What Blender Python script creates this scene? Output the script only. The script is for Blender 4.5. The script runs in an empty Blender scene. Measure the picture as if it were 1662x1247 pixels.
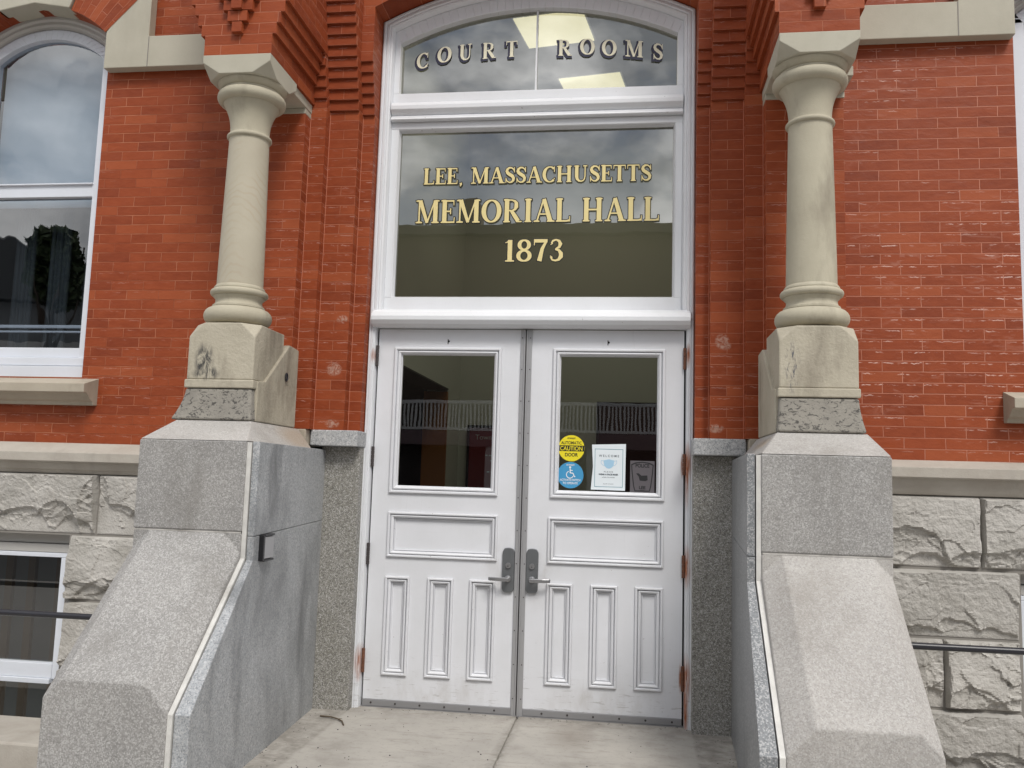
import bpy, bmesh, math, random
from math import radians as R, sin, cos, pi, sqrt
from mathutils import Vector, Matrix, noise as mnoise
random.seed(7)
scene = bpy.context.scene
COL = scene.collection

# ------------------------------------------------------------------ camera
cam = bpy.data.objects.new('camera', bpy.data.cameras.new('camera'))
COL.objects.link(cam); scene.camera = cam
yaw, pitch, roll = R(7.804), R(6.3146), R(1.6929)
fw = Vector((-sin(yaw)*cos(pitch), cos(yaw)*cos(pitch), sin(pitch)))
rt = Vector((cos(yaw), sin(yaw), 0)); up = rt.cross(fw)
rt2 = cos(roll)*rt + sin(roll)*up; up2 = -sin(roll)*rt + cos(roll)*up
m = Matrix((rt2, up2, -fw)).transposed().to_4x4(); m.translation = Vector((.6217, -5.2087, 1.3785))
cam.matrix_world = m
cam.data.sensor_width = 36; cam.data.lens = 1400/1662*36
cam.data.clip_start = .05; cam.data.clip_end = 2000

# ------------------------------------------------------------------ world and sun
SUN_EL, SUN_AZ = R(50), R(152)      # azimuth clockwise from +Y
world = bpy.data.worlds.new('World'); scene.world = world; world.use_nodes = True
wn = world.node_tree.nodes; wl = world.node_tree.links; wn.clear()
wo = wn.new('ShaderNodeOutputWorld'); bg = wn.new('ShaderNodeBackground')
sky = wn.new('ShaderNodeTexSky'); sky.sky_type = 'NISHITA'; sky.sun_disc = False
sky.sun_elevation = SUN_EL; sky.sun_rotation = SUN_AZ
tc = wn.new('ShaderNodeTexCoord')
mp = wn.new('ShaderNodeMapping'); mp.inputs['Scale'].default_value = (1, 1, 1.9)
mp.inputs['Location'].default_value = (5.3, .1, 1.7)
n1 = wn.new('ShaderNodeTexNoise'); n1.inputs['Scale'].default_value = 4.2; n1.inputs['Detail'].default_value = 9; n1.inputs['Roughness'].default_value = .58
n1.inputs['Distortion'].default_value = .25
rp = wn.new('ShaderNodeValToRGB'); rp.color_ramp.elements[0].position = .36; rp.color_ramp.elements[1].position = .50
n2 = wn.new('ShaderNodeTexNoise'); n2.inputs['Scale'].default_value = 7; n2.inputs['Detail'].default_value = 8
cr = wn.new('ShaderNodeValToRGB'); cr.color_ramp.elements[0].position = .40; cr.color_ramp.elements[1].position = .66
cr.color_ramp.elements[0].color = (5.6, 6.0, 6.8, 1); cr.color_ramp.elements[1].color = (27, 27, 27, 1)
mx = wn.new('ShaderNodeMixRGB')
wl.new(tc.outputs['Generated'], mp.inputs['Vector'])
wl.new(mp.outputs[0], n1.inputs['Vector']); wl.new(mp.outputs[0], n2.inputs['Vector'])
wl.new(n1.outputs['Fac'], rp.inputs[0]); wl.new(n2.outputs['Fac'], cr.inputs[0])
# cloud bank thickening and paling towards the horizon
sz = wn.new('ShaderNodeSeparateXYZ'); wl.new(tc.outputs['Generated'], sz.inputs[0])
hz = wn.new('ShaderNodeValToRGB'); hz.color_ramp.elements[0].position = .20; hz.color_ramp.elements[1].position = .46
hz.color_ramp.elements[0].color = (.85, .85, .85, 1); hz.color_ramp.elements[1].color = (0, 0, 0, 1); wl.new(sz.outputs['Z'], hz.inputs[0])
mxx = wn.new('ShaderNodeMath'); mxx.operation = 'MAXIMUM'; wl.new(rp.outputs[0], mxx.inputs[0]); wl.new(hz.outputs[0], mxx.inputs[1])
cm = wn.new('ShaderNodeMixRGB'); cm.inputs['Color2'].default_value = (17, 17.3, 17.6, 1); wl.new(cr.outputs[0], cm.inputs['Color1'])
hm = wn.new('ShaderNodeMath'); hm.operation = 'MULTIPLY'; hm.inputs[1].default_value = .75; wl.new(hz.outputs[0], hm.inputs[0]); wl.new(hm.outputs[0], cm.inputs['Fac'])
wl.new(mxx.outputs[0], mx.inputs['Fac']); wl.new(sky.outputs[0], mx.inputs['Color1']); wl.new(cm.outputs[0], mx.inputs['Color2'])
wl.new(mx.outputs[0], bg.inputs['Color']); bg.inputs['Strength'].default_value = .085
wl.new(bg.outputs[0], wo.inputs[0])

sd = bpy.data.lights.new('sun', 'SUN'); sun = bpy.data.objects.new('sun', sd); COL.objects.link(sun)
sd.energy = 2.5; sd.angle = R(18); sd.color = (1, .96, .9)
dvec = Vector((sin(SUN_AZ)*cos(SUN_EL), cos(SUN_AZ)*cos(SUN_EL), sin(SUN_EL)))
sun.rotation_euler = dvec.to_track_quat('Z', 'Y').to_euler(); sun.location = (6, -12, 12)
scene.view_settings.view_transform = 'Standard'; scene.view_settings.look = 'None'
scene.view_settings.exposure = 0.02; scene.view_settings.gamma = 1
scene.render.engine = 'CYCLES'
scene.cycles.max_bounces = 8; scene.cycles.transparent_max_bounces = 16
try: scene.cycles.use_denoising = True
except Exception: pass

# ------------------------------------------------------------------ material helpers
def mat(name):
    m = bpy.data.materials.new(name); m.use_nodes = True
    nt = m.node_tree; b = nt.nodes['Principled BSDF']; return m, nt, b
def N(nt, t, **kw):
    n = nt.nodes.new(t)
    for k, v in kw.items():
        if k in n.inputs: n.inputs[k].default_value = v
        else: setattr(n, k, v)
    return n
def L(nt, a, b): nt.links.new(a, b)
def ramp(nt, src, p0, p1, c0=(0,0,0,1), c1=(1,1,1,1)):
    r = nt.nodes.new('ShaderNodeValToRGB'); e = r.color_ramp.elements
    e[0].position = p0; e[1].position = p1; e[0].color = c0; e[1].color = c1
    L(nt, src, r.inputs[0]); return r
def mixc(nt, fac, a, b, mode='MIX'):
    x = nt.nodes.new('ShaderNodeMixRGB'); x.blend_type = mode
    for s, i in ((fac, 'Fac'), (a, 'Color1'), (b, 'Color2')):
        if hasattr(s, 'is_linked') or hasattr(s, 'links'): L(nt, s, x.inputs[i])
        else: x.inputs[i].default_value = s
    return x.outputs[0]
def pos(nt, scale=(1,1,1), rot=(0,0,0)):
    g = nt.nodes.new('ShaderNodeNewGeometry'); mp = nt.nodes.new('ShaderNodeMapping')
    mp.inputs['Scale'].default_value = scale; mp.inputs['Rotation'].default_value = rot
    L(nt, g.outputs['Position'], mp.inputs['Vector']); return mp.outputs[0]
def noise(nt, vec, scale, detail=4, rough=.55, dist=0):
    n = N(nt, 'ShaderNodeTexNoise', Scale=scale, Detail=detail, Roughness=rough, Distortion=dist)
    L(nt, vec, n.inputs['Vector']); return n.outputs['Fac']
def bump(nt, b, h, dist=.003, strength=1, prev=None):
    n = N(nt, 'ShaderNodeBump', Strength=strength, Distance=dist)
    L(nt, h, n.inputs['Height'])
    if prev is not None: L(nt, prev, n.inputs['Normal'])
    if b is not None: L(nt, n.outputs[0], b.inputs['Normal'])
    return n.outputs[0]
def math_(nt, op, a, b=None, c=None):
    n = nt.nodes.new('ShaderNodeMath'); n.operation = op
    for i, s in enumerate((a, b, c)):
        if s is None: continue
        if hasattr(s, 'links'): L(nt, s, n.inputs[i])
        else: n.inputs[i].default_value = s
    return n.outputs[0]
def plain(name, col, rough=.6, metal=0, spec=.5):
    m, nt, b = mat(name); b.inputs['Base Color'].default_value = (*col, 1)
    b.inputs['Roughness'].default_value = rough; b.inputs['Metallic'].default_value = metal
    b.inputs['Specular IOR Level'].default_value = spec; return m

def blobs(nt, pts):
    """sum of soft ellipses centred at world points: (x,y,z, rx,rz)"""
    g = nt.nodes.new('ShaderNodeNewGeometry').outputs['Position']
    out = None
    for (x, y, z, rx, rz) in pts:
        s = nt.nodes.new('ShaderNodeVectorMath'); s.operation = 'SUBTRACT'; L(nt, g, s.inputs[0]); s.inputs[1].default_value = (x, y, z)
        k = nt.nodes.new('ShaderNodeVectorMath'); k.operation = 'MULTIPLY'; L(nt, s.outputs[0], k.inputs[0]); k.inputs[1].default_value = (1/rx, 3, 1/rz)
        l = nt.nodes.new('ShaderNodeVectorMath'); l.operation = 'LENGTH'; L(nt, k.outputs[0], l.inputs[0])
        v = math_(nt, 'SUBTRACT', 1.0, l.outputs['Value']); v = math_(nt, 'MAXIMUM', v, 0.0)
        out = v if out is None else math_(nt, 'MAXIMUM', out, v)
    return out

def brick_mat(name, painted_gloss=.3, mortar=(.43, .15, .085), c1=(.295, .062, .021), c2=(.225, .045, .016), mfade=0.0, voff=.5, mlow=.5):
    m, nt, b = mat(name)
    uv = N(nt, 'ShaderNodeUVMap', uv_map='UVMap').outputs[0]
    p = pos(nt)
    dn = N(nt, 'ShaderNodeTexNoise', Scale=9.0, Detail=3.0); L(nt, p, dn.inputs['Vector'])
    sub = nt.nodes.new('ShaderNodeVectorMath'); sub.operation = 'SUBTRACT'; L(nt, dn.outputs['Color'], sub.inputs[0]); sub.inputs[1].default_value = (.5, .5, .5)
    mul = nt.nodes.new('ShaderNodeVectorMath'); mul.operation = 'MULTIPLY'; L(nt, sub.outputs[0], mul.inputs[0]); mul.inputs[1].default_value = (.010, .0045, 0)
    add = nt.nodes.new('ShaderNodeVectorMath'); add.operation = 'ADD'; L(nt, uv, add.inputs[0]); L(nt, mul.outputs[0], add.inputs[1])
    br = N(nt, 'ShaderNodeTexBrick', Scale=1.0)
    br.inputs['Brick Width'].default_value = .213; br.inputs['Row Height'].default_value = .06
    br.inputs['Mortar Size'].default_value = .0026; br.inputs['Mortar Smooth'].default_value = .25
    br.inputs['Color1'].default_value = (0, 0, 0, 1); br.inputs['Color2'].default_value = (1, 1, 1, 1); br.inputs['Mortar'].default_value = (.5, .5, .5, 1)
    br.offset = voff; L(nt, add.outputs[0], br.inputs['Vector'])
    base = mixc(nt, br.outputs['Color'], (*c1, 1), (*c2, 1))
    big = noise(nt, p, 1.7, 5, .6)
    base = mixc(nt, ramp(nt, big, .35, .7).outputs[0], base, mixc(nt, .45, base, (.17, .030, .010, 1)))
    sm = noise(nt, pos(nt, (8, 8, 26)), 1.3, 6, .65)
    base = mixc(nt, math_(nt, 'MULTIPLY', ramp(nt, sm, .35, .75).outputs[0], .35), base, (.40, .10, .036, 1))
    # pale smears with wavy outlines: gloss reflections put into the brick colour
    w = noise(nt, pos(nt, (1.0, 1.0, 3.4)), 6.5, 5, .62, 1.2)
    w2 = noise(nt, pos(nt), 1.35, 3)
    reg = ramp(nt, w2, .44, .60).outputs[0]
    # sky sheen painted as thin pale streaks along brick tops and faint hazes
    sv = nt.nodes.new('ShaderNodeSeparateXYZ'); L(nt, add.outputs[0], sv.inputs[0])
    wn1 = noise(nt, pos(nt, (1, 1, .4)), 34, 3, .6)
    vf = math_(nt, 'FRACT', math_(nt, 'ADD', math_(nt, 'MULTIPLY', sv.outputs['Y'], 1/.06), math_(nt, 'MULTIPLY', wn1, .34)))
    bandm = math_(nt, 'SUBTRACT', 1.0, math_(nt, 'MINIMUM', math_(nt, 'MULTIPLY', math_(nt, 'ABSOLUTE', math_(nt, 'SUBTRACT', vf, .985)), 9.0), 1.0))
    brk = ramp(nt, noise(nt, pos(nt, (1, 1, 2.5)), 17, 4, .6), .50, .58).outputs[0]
    msk = math_(nt, 'MULTIPLY', math_(nt, 'MULTIPLY', bandm, brk), math_(nt, 'MULTIPLY', reg, painted_gloss))
    haze_ = math_(nt, 'MULTIPLY', math_(nt, 'MULTIPLY', ramp(nt, w, .56, .66).outputs[0], reg), painted_gloss*.38)
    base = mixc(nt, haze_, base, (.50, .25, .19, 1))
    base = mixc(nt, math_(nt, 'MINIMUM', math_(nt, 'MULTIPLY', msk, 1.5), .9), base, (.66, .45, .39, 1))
    # little dark chips
    ch = noise(nt, pos(nt, (1, 1, 1.6)), 24, 3, .5)
    chm = math_(nt, 'MULTIPLY', ramp(nt, ch, .74, .78).outputs[0], .7)
    base = mixc(nt, chm, base, (.06, .012, .01, 1))
    # some bricks burnt darker, some salmon: picked per brick
    ids = ramp(nt, br.outputs['Color'], .86, .90).outputs[0]
    base = mixc(nt, math_(nt, 'MULTIPLY', ids, .22), base, (.15, .030, .014, 1))
    idl = ramp(nt, br.outputs['Color'], .08, .12, (1, 1, 1, 1), (0, 0, 0, 1)).outputs[0]
    base = mixc(nt, math_(nt, 'MULTIPLY', idl, .16), base, (.47, .145, .06, 1))
    # mortar, fading in and out along the wall
    mf = noise(nt, pos(nt), 3.3, 4)
    mfac = math_(nt, 'MULTIPLY', br.outputs['Fac'], ramp(nt, mf, .34+mfade, .58+mfade, (mlow, mlow, mlow, 1)).outputs[0])
    base = mixc(nt, mfac, base, (*mortar, 1))
    L(nt, base, b.inputs['Base Color'])
    b.inputs['Roughness'].default_value = .42
    rr = ramp(nt, w, .45, .6, (.62, .62, .62, 1), (.42, .42, .42, 1)); L(nt, rr.outputs[0], b.inputs['Roughness'])
    b.inputs['Specular IOR Level'].default_value = .18 if painted_gloss < .5 else .24
    inv = math_(nt, 'SUBTRACT', 1.0, br.outputs['Fac'])
    bn = bump(nt, None, inv, .007, .9)
    wav = noise(nt, pos(nt, (1, 1, 2.2)), 13, 4, .6, .8)
    bn = bump(nt, None, wav, .008, .25, bn)
    bump(nt, b, noise(nt, p, 120, 3), .0012, .5, bn)
    return m

def stone(name, c1, c2, speck=0, speck_c=(.05, .05, .05), scale=3, rough=.8, bmp=.002, bscale=60, streak=False, stain=0, stain_c=(.12,.10,.08)):
    m, nt, b = mat(name); p = pos(nt)
    base = mixc(nt, ramp(nt, noise(nt, p, scale, 6, .6), .3, .7).outputs[0], (*c1, 1), (*c2, 1))
    if streak:
        wv = N(nt, 'ShaderNodeTexWave', Scale=6.0, Distortion=7.0, Detail=3.0); wv.bands_direction = 'Z'
        wv.inputs['Detail Scale'].default_value = 1.2
        L(nt, pos(nt, (2.2, 2.2, 1.0)), wv.inputs['Vector'])
        base = mixc(nt, math_(nt, 'MULTIPLY', wv.outputs['Fac'], .22), base, (c1[0]*.72, c1[1]*.66, c1[2]*.58, 1))
    if speck:
        v = N(nt, 'ShaderNodeTexVoronoi', Scale=190.0); L(nt, p, v.inputs['Vector'])
        sp = N(nt, 'ShaderNodeSeparateColor'); L(nt, v.outputs['Color'], sp.inputs[0])
        base = mixc(nt, math_(nt, 'MULTIPLY', ramp(nt, sp.outputs[0], .66, .74).outputs[0], speck), base, (*speck_c, 1))
        base = mixc(nt, math_(nt, 'MULTIPLY', ramp(nt, sp.outputs[1], .66, .74).outputs[0], speck*.8), base, (.62, .61, .60, 1))
        f = noise(nt, p, 62, 3, .6)
        base = mixc(nt, math_(nt, 'MULTIPLY', ramp(nt, f, .44, .60).outputs[0], speck*.5), base, (*speck_c, 1))
    if stain:
        s = noise(nt, pos(nt, (1, 1, .35)), 3.2, 6, .65)
        base = mixc(nt, math_(nt, 'MULTIPLY', ramp(nt, s, .52, .72).outputs[0], stain), base, (*stain_c, 1))
    L(nt, base, b.inputs['Base Color']); b.inputs['Roughness'].default_value = rough
    bn = bump(nt, None, noise(nt, p, bscale, 5, .6), bmp, .6)
    bump(nt, b, noise(nt, p, bscale*4, 2), bmp*.4, .6, bn)
    return m, nt, b

def add_stain(nt, b, mask, col):
    src = b.inputs['Base Color'].links[0].from_socket
    L(nt, mixc(nt, mask, src, (*col, 1)), b.inputs['Base Color'])

M = {}
M['brick'] = brick_mat('red_brick', .30, mfade=.02)
def patch_marks(m, pts):
    nt = m.node_tree; b = nt.nodes['Principled BSDF']
    k = ramp(nt, blobs(nt, pts), .02, .35).outputs[0]
    k = math_(nt, 'MULTIPLY', k, ramp(nt, noise(nt, pos(nt), 42, 4, .65, 1.0), .40, .60).outputs[0])
    src = b.inputs['Base Color'].links[0].from_socket
    L(nt, mixc(nt, k, src, (.44, .26, .20, 1)), b.inputs['Base Color'])
patch_marks(M['brick'], [(1.144, -.21, 2.20, .045, .05), (1.16, -.21, 2.175, .04, .03), (-1.155, -.21, 2.01, .055, .045), (-1.15, -.21, 1.68, .05, .03), (1.11, -.21, 1.70, .05, .03), (-1.12, -.21, 2.32, .04, .03)])
M['brick_l'] = brick_mat('red_brick_left', .22, mortar=(.47, .18, .10), mfade=.04, mlow=.12)
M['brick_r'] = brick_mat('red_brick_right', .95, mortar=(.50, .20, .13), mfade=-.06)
M['brick_c'] = brick_mat('red_brick_corbel', .10, mfade=.06)
M['buff'], nt, b = stone('buff_sandstone', (.50, .455, .36), (.43, .385, .30), scale=2.5, rough=.75, bmp=.0012, streak=True, stain=.25, stain_c=(.30,.26,.20))
M['buff_smooth'], nt, b = stone('buff_sandstone_plain', (.44, .405, .31), (.36, .325, .245), scale=3, rough=.8, bmp=.0022, bscale=45, stain=.8, stain_c=(.19,.165,.125))
M['band'], nt, b = stone('pale_stone_band', (.45, .425, .345), (.39, .365, .29), scale=4, rough=.75, bmp=.001, stain=.35, stain_c=(.30,.27,.22))
M['shaft_l'], nt, b = stone('figured_sandstone', (.45, .41, .32), (.38, .34, .26), scale=2.5, rough=.75, bmp=.0012, stain=.3, stain_c=(.30,.26,.20))
_g = nt.nodes.new('ShaderNodeNewGeometry'); _s = N(nt, 'ShaderNodeSeparateXYZ'); L(nt, _g.outputs['Position'], _s.inputs[0])
_dx = math_(nt, 'SUBTRACT', _s.outputs['X'], -1.515); _q = math_(nt, 'MULTIPLY', math_(nt, 'MULTIPLY', _dx, _dx), 9.0)
_n = noise(nt, pos(nt, (1, 1, .6)), 5, 3)
_t = math_(nt, 'ADD', math_(nt, 'ADD', _s.outputs['Z'], _q), math_(nt, 'MULTIPLY', _n, .22))
_w = math_(nt, 'SINE', math_(nt, 'MULTIPLY', _t, 135.0)); _w = ramp(nt, _w, .25, .95).outputs[0]
_m = math_(nt, 'MULTIPLY', _w, ramp(nt, noise(nt, pos(nt, (1, 1, .5)), 6, 2), .40, .65).outputs[0])
add_stain(nt, b, math_(nt, 'MULTIPLY', _m, .26), (.36, .26, .17))
M['ped'], nt, b = stone('weathered_sandstone', (.36, .325, .25), (.45, .41, .325), scale=4, rough=.8, bmp=.006, bscale=18, stain=.9, stain_c=(.17,.145,.11))
# black damage scar on the left pedestal, pitted dark skin of the base course
sc = math_(nt, 'MULTIPLY', ramp(nt, blobs(nt, [(-1.615, -.94, 1.955, .065, .12), (-1.60, -.94, 1.89, .09, .05)]), .05, .5).outputs[0], ramp(nt, noise(nt, pos(nt, (2.6, 1, .9)), 13, 5, .7, .6), .40, .56).outputs[0])
add_stain(nt, b, sc, (.05, .048, .045))
sc2 = math_(nt, 'MULTIPLY', ramp(nt, blobs(nt, [(1.40, -.94, 1.96, .05, .17)]), .1, .6).outputs[0], ramp(nt, noise(nt, pos(nt, (3, 1, .8)), 16, 5, .7, .6), .52, .6).outputs[0])
add_stain(nt, b, sc2, (.10, .10, .11))
M['rough_base'], nt, b = stone('pitted_base_stone', (.22, .205, .18), (.31, .29, .25), scale=6, rough=.9, bmp=.006, bscale=22)
add_stain(nt, b, math_(nt, 'MULTIPLY', ramp(nt, noise(nt, pos(nt, (1, 1, 1.6)), 34, 5, .7, .8), .53, .60).outputs[0], .85), (.045, .042, .04))
M['granite'], nt, b = stone('grey_granite', (.265, .258, .248), (.335, .325, .31), speck=.42, speck_c=(.16, .155, .15), scale=3, rough=.85, bmp=.003, bscale=40, stain=.6, stain_c=(.17,.16,.145))
M['granite_warm'], nt, b = stone('weathered_granite', (.345, .328, .308), (.43, .41, .385), speck=.32, speck_c=(.21, .20, .19), scale=2.2, rough=.85, bmp=.003, bscale=40, stain=.55, stain_c=(.23,.21,.185))
add_stain(nt, b, math_(nt, 'MULTIPLY', ramp(nt, blobs(nt, [(-1.26, -.42, 1.585, .16, .10), (1.27, -.75, 1.60, .05, .05)]), .0, .6).outputs[0], .55), (.36, .27, .18))
M['slab'], nt, b = stone('polished_granite', (.33, .345, .36), (.43, .445, .46), speck=.55, speck_c=(.15, .16, .17), scale=1.6, rough=.38, bmp=.0008, bscale=60, stain=.9, stain_c=(.13, .135, .14))
_mm = math_(nt, 'MULTIPLY', ramp(nt, noise(nt, pos(nt, (1, .9, .5), (.5, 0, 0)), 2.6, 6, .6, .6), .46, .66).outputs[0], .6)
add_stain(nt, b, _mm, (.125, .13, .135))

M['slab_shade'], nt, b = stone('shaded_polished_granite', (.17, .18, .19), (.24, .25, .26), speck=.5, speck_c=(.09, .095, .10), scale=1.6, rough=.4, bmp=.0008, bscale=60, stain=.6, stain_c=(.10, .105, .11))  # same slab stone, darkened: shade of the right inner face put into the colour
M['jamb_granite'], nt, b = stone('dark_granite', (.235, .225, .195), (.30, .29, .265), speck=.62, speck_c=(.085, .08, .07), scale=3, rough=.6, bmp=.001)
M['cap_granite'], nt, b = stone('flamed_granite', (.40, .41, .42), (.48, .485, .49), speck=.6, speck_c=(.15, .16, .17), scale=5, rough=.7, bmp=.002)
M['belt'], nt, b = stone('belt_sandstone', (.36, .325, .28), (.44, .41, .36), scale=5, rough=.85, bmp=.003, bscale=30, stain=.5, stain_c=(.22,.20,.175))
M['sill'], nt, b = stone('sill_sandstone', (.36, .315, .25), (.42, .375, .30), scale=5, rough=.85, bmp=.002, bscale=30, stain=.6, stain_c=(.21,.18,.14))
M['rust'], nt, b = stone('rock_faced_marble', (.355, .34, .31), (.475, .455, .425), scale=5, rough=.8, bmp=.011, bscale=24, stain=.6, stain_c=(.24,.22,.19))
M['pink_mortar'] = plain('pink_mortar', (.46, .17, .10), .8)
M['mortar_grey'] = plain('grey_mortar', (.23, .215, .195), .9)
M['caulk'], nt, b = stone('white_caulk', (.50, .49, .465), (.64, .63, .60), scale=14, rough=.6, bmp=.002, stain=.85, stain_c=(.26,.245,.22))
M['caulk_dirty'], nt, b = stone('dirty_bed_mortar', (.30, .285, .26), (.62, .60, .57), scale=9, rough=.8, bmp=.003)
M['concrete'], nt, b = stone('broomed_concrete', (.35, .33, .30), (.44, .415, .375), scale=2.2, rough=.9, bmp=.001, stain=.6, stain_c=(.23,.21,.185))
add_stain(nt, b, math_(nt, 'MULTIPLY', ramp(nt, noise(nt, pos(nt, (1, 1, 1)), 30, 6, .75), .55, .66).outputs[0], .35), (.17, .155, .135))
add_stain(nt, b, math_(nt, 'MULTIPLY', ramp(nt, noise(nt, pos(nt, (2.2, 9, 1), (0, 0, .6)), 2.0, 6, .7, .5), .54, .72).outputs[0], .55), (.20, .18, .155))
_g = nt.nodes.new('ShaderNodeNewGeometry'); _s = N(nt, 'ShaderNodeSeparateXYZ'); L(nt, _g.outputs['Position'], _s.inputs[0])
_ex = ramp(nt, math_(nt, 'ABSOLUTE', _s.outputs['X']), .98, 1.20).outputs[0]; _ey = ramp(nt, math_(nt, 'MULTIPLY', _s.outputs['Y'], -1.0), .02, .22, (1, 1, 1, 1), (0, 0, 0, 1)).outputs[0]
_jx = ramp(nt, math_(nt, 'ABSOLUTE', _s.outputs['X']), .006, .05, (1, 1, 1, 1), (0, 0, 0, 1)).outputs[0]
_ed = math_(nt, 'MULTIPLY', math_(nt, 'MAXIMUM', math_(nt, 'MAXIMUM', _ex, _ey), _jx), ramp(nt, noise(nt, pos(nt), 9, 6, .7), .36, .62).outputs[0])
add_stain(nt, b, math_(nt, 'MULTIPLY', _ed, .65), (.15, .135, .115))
add_stain(nt, b, ramp(nt, blobs(nt, [(.33, -.33, 0, .16, .2)]), .0, 1.0, (0, 0, 0, 1), (.6, .6, .6, 1)).outputs[0], (.20, .17, .14))
bump(nt, b, noise(nt, pos(nt, (1.5, 260, 1), (0,0,R(4))), 1.0, 3, .6), .0015, .6)
M['ledge'], nt, b = stone('pitted_coping', (.33, .30, .26), (.42, .39, .345), scale=5, rough=.9, bmp=.004, bscale=20, stain=.5, stain_c=(.20,.17,.14))
M['ground'], nt, b = stone('sidewalk_concrete', (.34, .325, .30), (.42, .40, .37), scale=.6, rough=.9, bmp=.002)
M['asphalt'], nt, b = stone('asphalt', (.045, .045, .047), (.06, .06, .06), scale=.8, rough=.9, bmp=.003)

def paint(name, col=(.74, .755, .785), rust=None, grime=1.0):
    m, nt, b = mat(name); p = pos(nt)
    base = mixc(nt, ramp(nt, noise(nt, p, 3, 5, .6), .3, .7).outputs[0], (*col, 1), (col[0]*.93, col[1]*.93, col[2]*.92, 1))
    st = noise(nt, pos(nt, (60, 60, 2.0)), 1.0, 4, .7)
    base = mixc(nt, math_(nt, 'MULTIPLY', ramp(nt, st, .62, .80).outputs[0], .22*grime), base, (.34, .34, .33, 1))
    # scuffs and chips, mostly near the bottom of the doors
    g = nt.nodes.new('ShaderNodeNewGeometry'); sx = N(nt, 'ShaderNodeSeparateXYZ'); L(nt, g.outputs['Position'], sx.inputs[0])
    low = ramp(nt, sx.outputs['Z'], .05, .34, (1, 1, 1, 1), (.05, .05, .05, 1)).outputs[0]
    sc = noise(nt, pos(nt, (9, 9, 55)), 1.0, 6, .72, .5)
    base = mixc(nt, math_(nt, 'MULTIPLY', math_(nt, 'MULTIPLY', ramp(nt, sc, .57, .67).outputs[0], low), .6*grime), base, (.24, .22, .20, 1))
    ch = noise(nt, pos(nt, (1, 1, 1.3)), 46, 3, .5)
    base = mixc(nt, math_(nt, 'MULTIPLY', ramp(nt, ch, .735, .76).outputs[0], .55*grime), base, (.16, .14, .12, 1))
    hg = ramp(nt, blobs(nt, [(-.10, 0, .83, .16, .24), (.10, 0, .82, .16, .24), (-.02, 0, 1.5, .05, .9), (-.5, 0, .10, .5, .14), (.5, 0, .10, .5, .14)]), .0, .8).outputs[0]
    hn = ramp(nt, noise(nt, pos(nt, (6, 6, 3)), 1.4, 6, .7), .42, .68).outputs[0]
    base = mixc(nt, math_(nt, 'MULTIPLY', math_(nt, 'MULTIPLY', hg, hn), .42*grime), base, (.36, .33, .29, 1))
    if rust:
        rm = ramp(nt, blobs(nt, rust), .05, .75).outputs[0]
        rn = ramp(nt, noise(nt, pos(nt, (30, 30, 5)), 1.0, 6, .75), .30, .55).outputs[0]
        base = mixc(nt, math_(nt, 'MULTIPLY', rm, rn), base, (.33, .10, .03, 1))
    L(nt, base, b.inputs['Base Color']); b.inputs['Roughness'].default_value = .48
    bn = bump(nt, None, st, .0008, .5)
    bump(nt, b, noise(nt, p, 35, 4), .0010, .4, bn)
    return m
RUST = [(.965, -.03, 1.50, .030, .15), (.962, -.03, 1.40, .016, .20), (.965, -.03, .90, .028, .15), (.963, -.03, .27, .034, .17), (.962, -.03, .12, .020, .26), (.965, -.03, 2.14, .016, .09), (.935, -.01, .27, .012, .10), (.935, -.01, 1.49, .010, .09),
        (-.965, -.03, .26, .032, .13), (-.965, -.03, 2.12, .018, .06)]
M['white'] = paint('white_painted_wood')
M['white_rust'] = paint('white_painted_wood_rusted', rust=RUST)
M['white_door'] = paint('white_door_paint', (.71, .72, .755), rust=RUST)
M['white_metal'] = paint('white_aluminium', (.66, .69, .75), grime=.15)
M['grey_panel'] = paint('grey_wood_panel', (.46, .45, .43), grime=.6)
M['alu'] = plain('brushed_aluminium', (.40, .40, .41), .45, .45)
M['alu_dark'] = plain('dull_bronze_plate', (.20, .21, .22), .42, .7)
M['alu_lever'] = plain('satin_lever', (.40, .40, .41), .32, .85)
M['steel'] = plain('weathered_sweep', (.34, .34, .35), .5, .6)
M['hinge'], nt, b = stone('rusty_hinge', (.10, .045, .03), (.18, .07, .035), scale=40, rough=.8, bmp=.002)
M['hinge_dark'] = plain('dark_hinge', (.07, .06, .06), .6, .4)
M['black'] = plain('black_plastic', (.012, .012, .014), .35)
M['black_iron'] = plain('black_painted_pipe', (.018, .018, .024), .35)
M['dark'] = plain('deep_shadow_interior', (.03, .03, .032), .9)
M['gold'] = plain('gold_leaf', (.76, .64, .30), .45, .0)
M['ink'] = plain('black_outline_paint', (.01, .01, .012), .5)
M['navy'] = plain('navy_shade_paint', (.02, .02, .05), .5)

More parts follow.
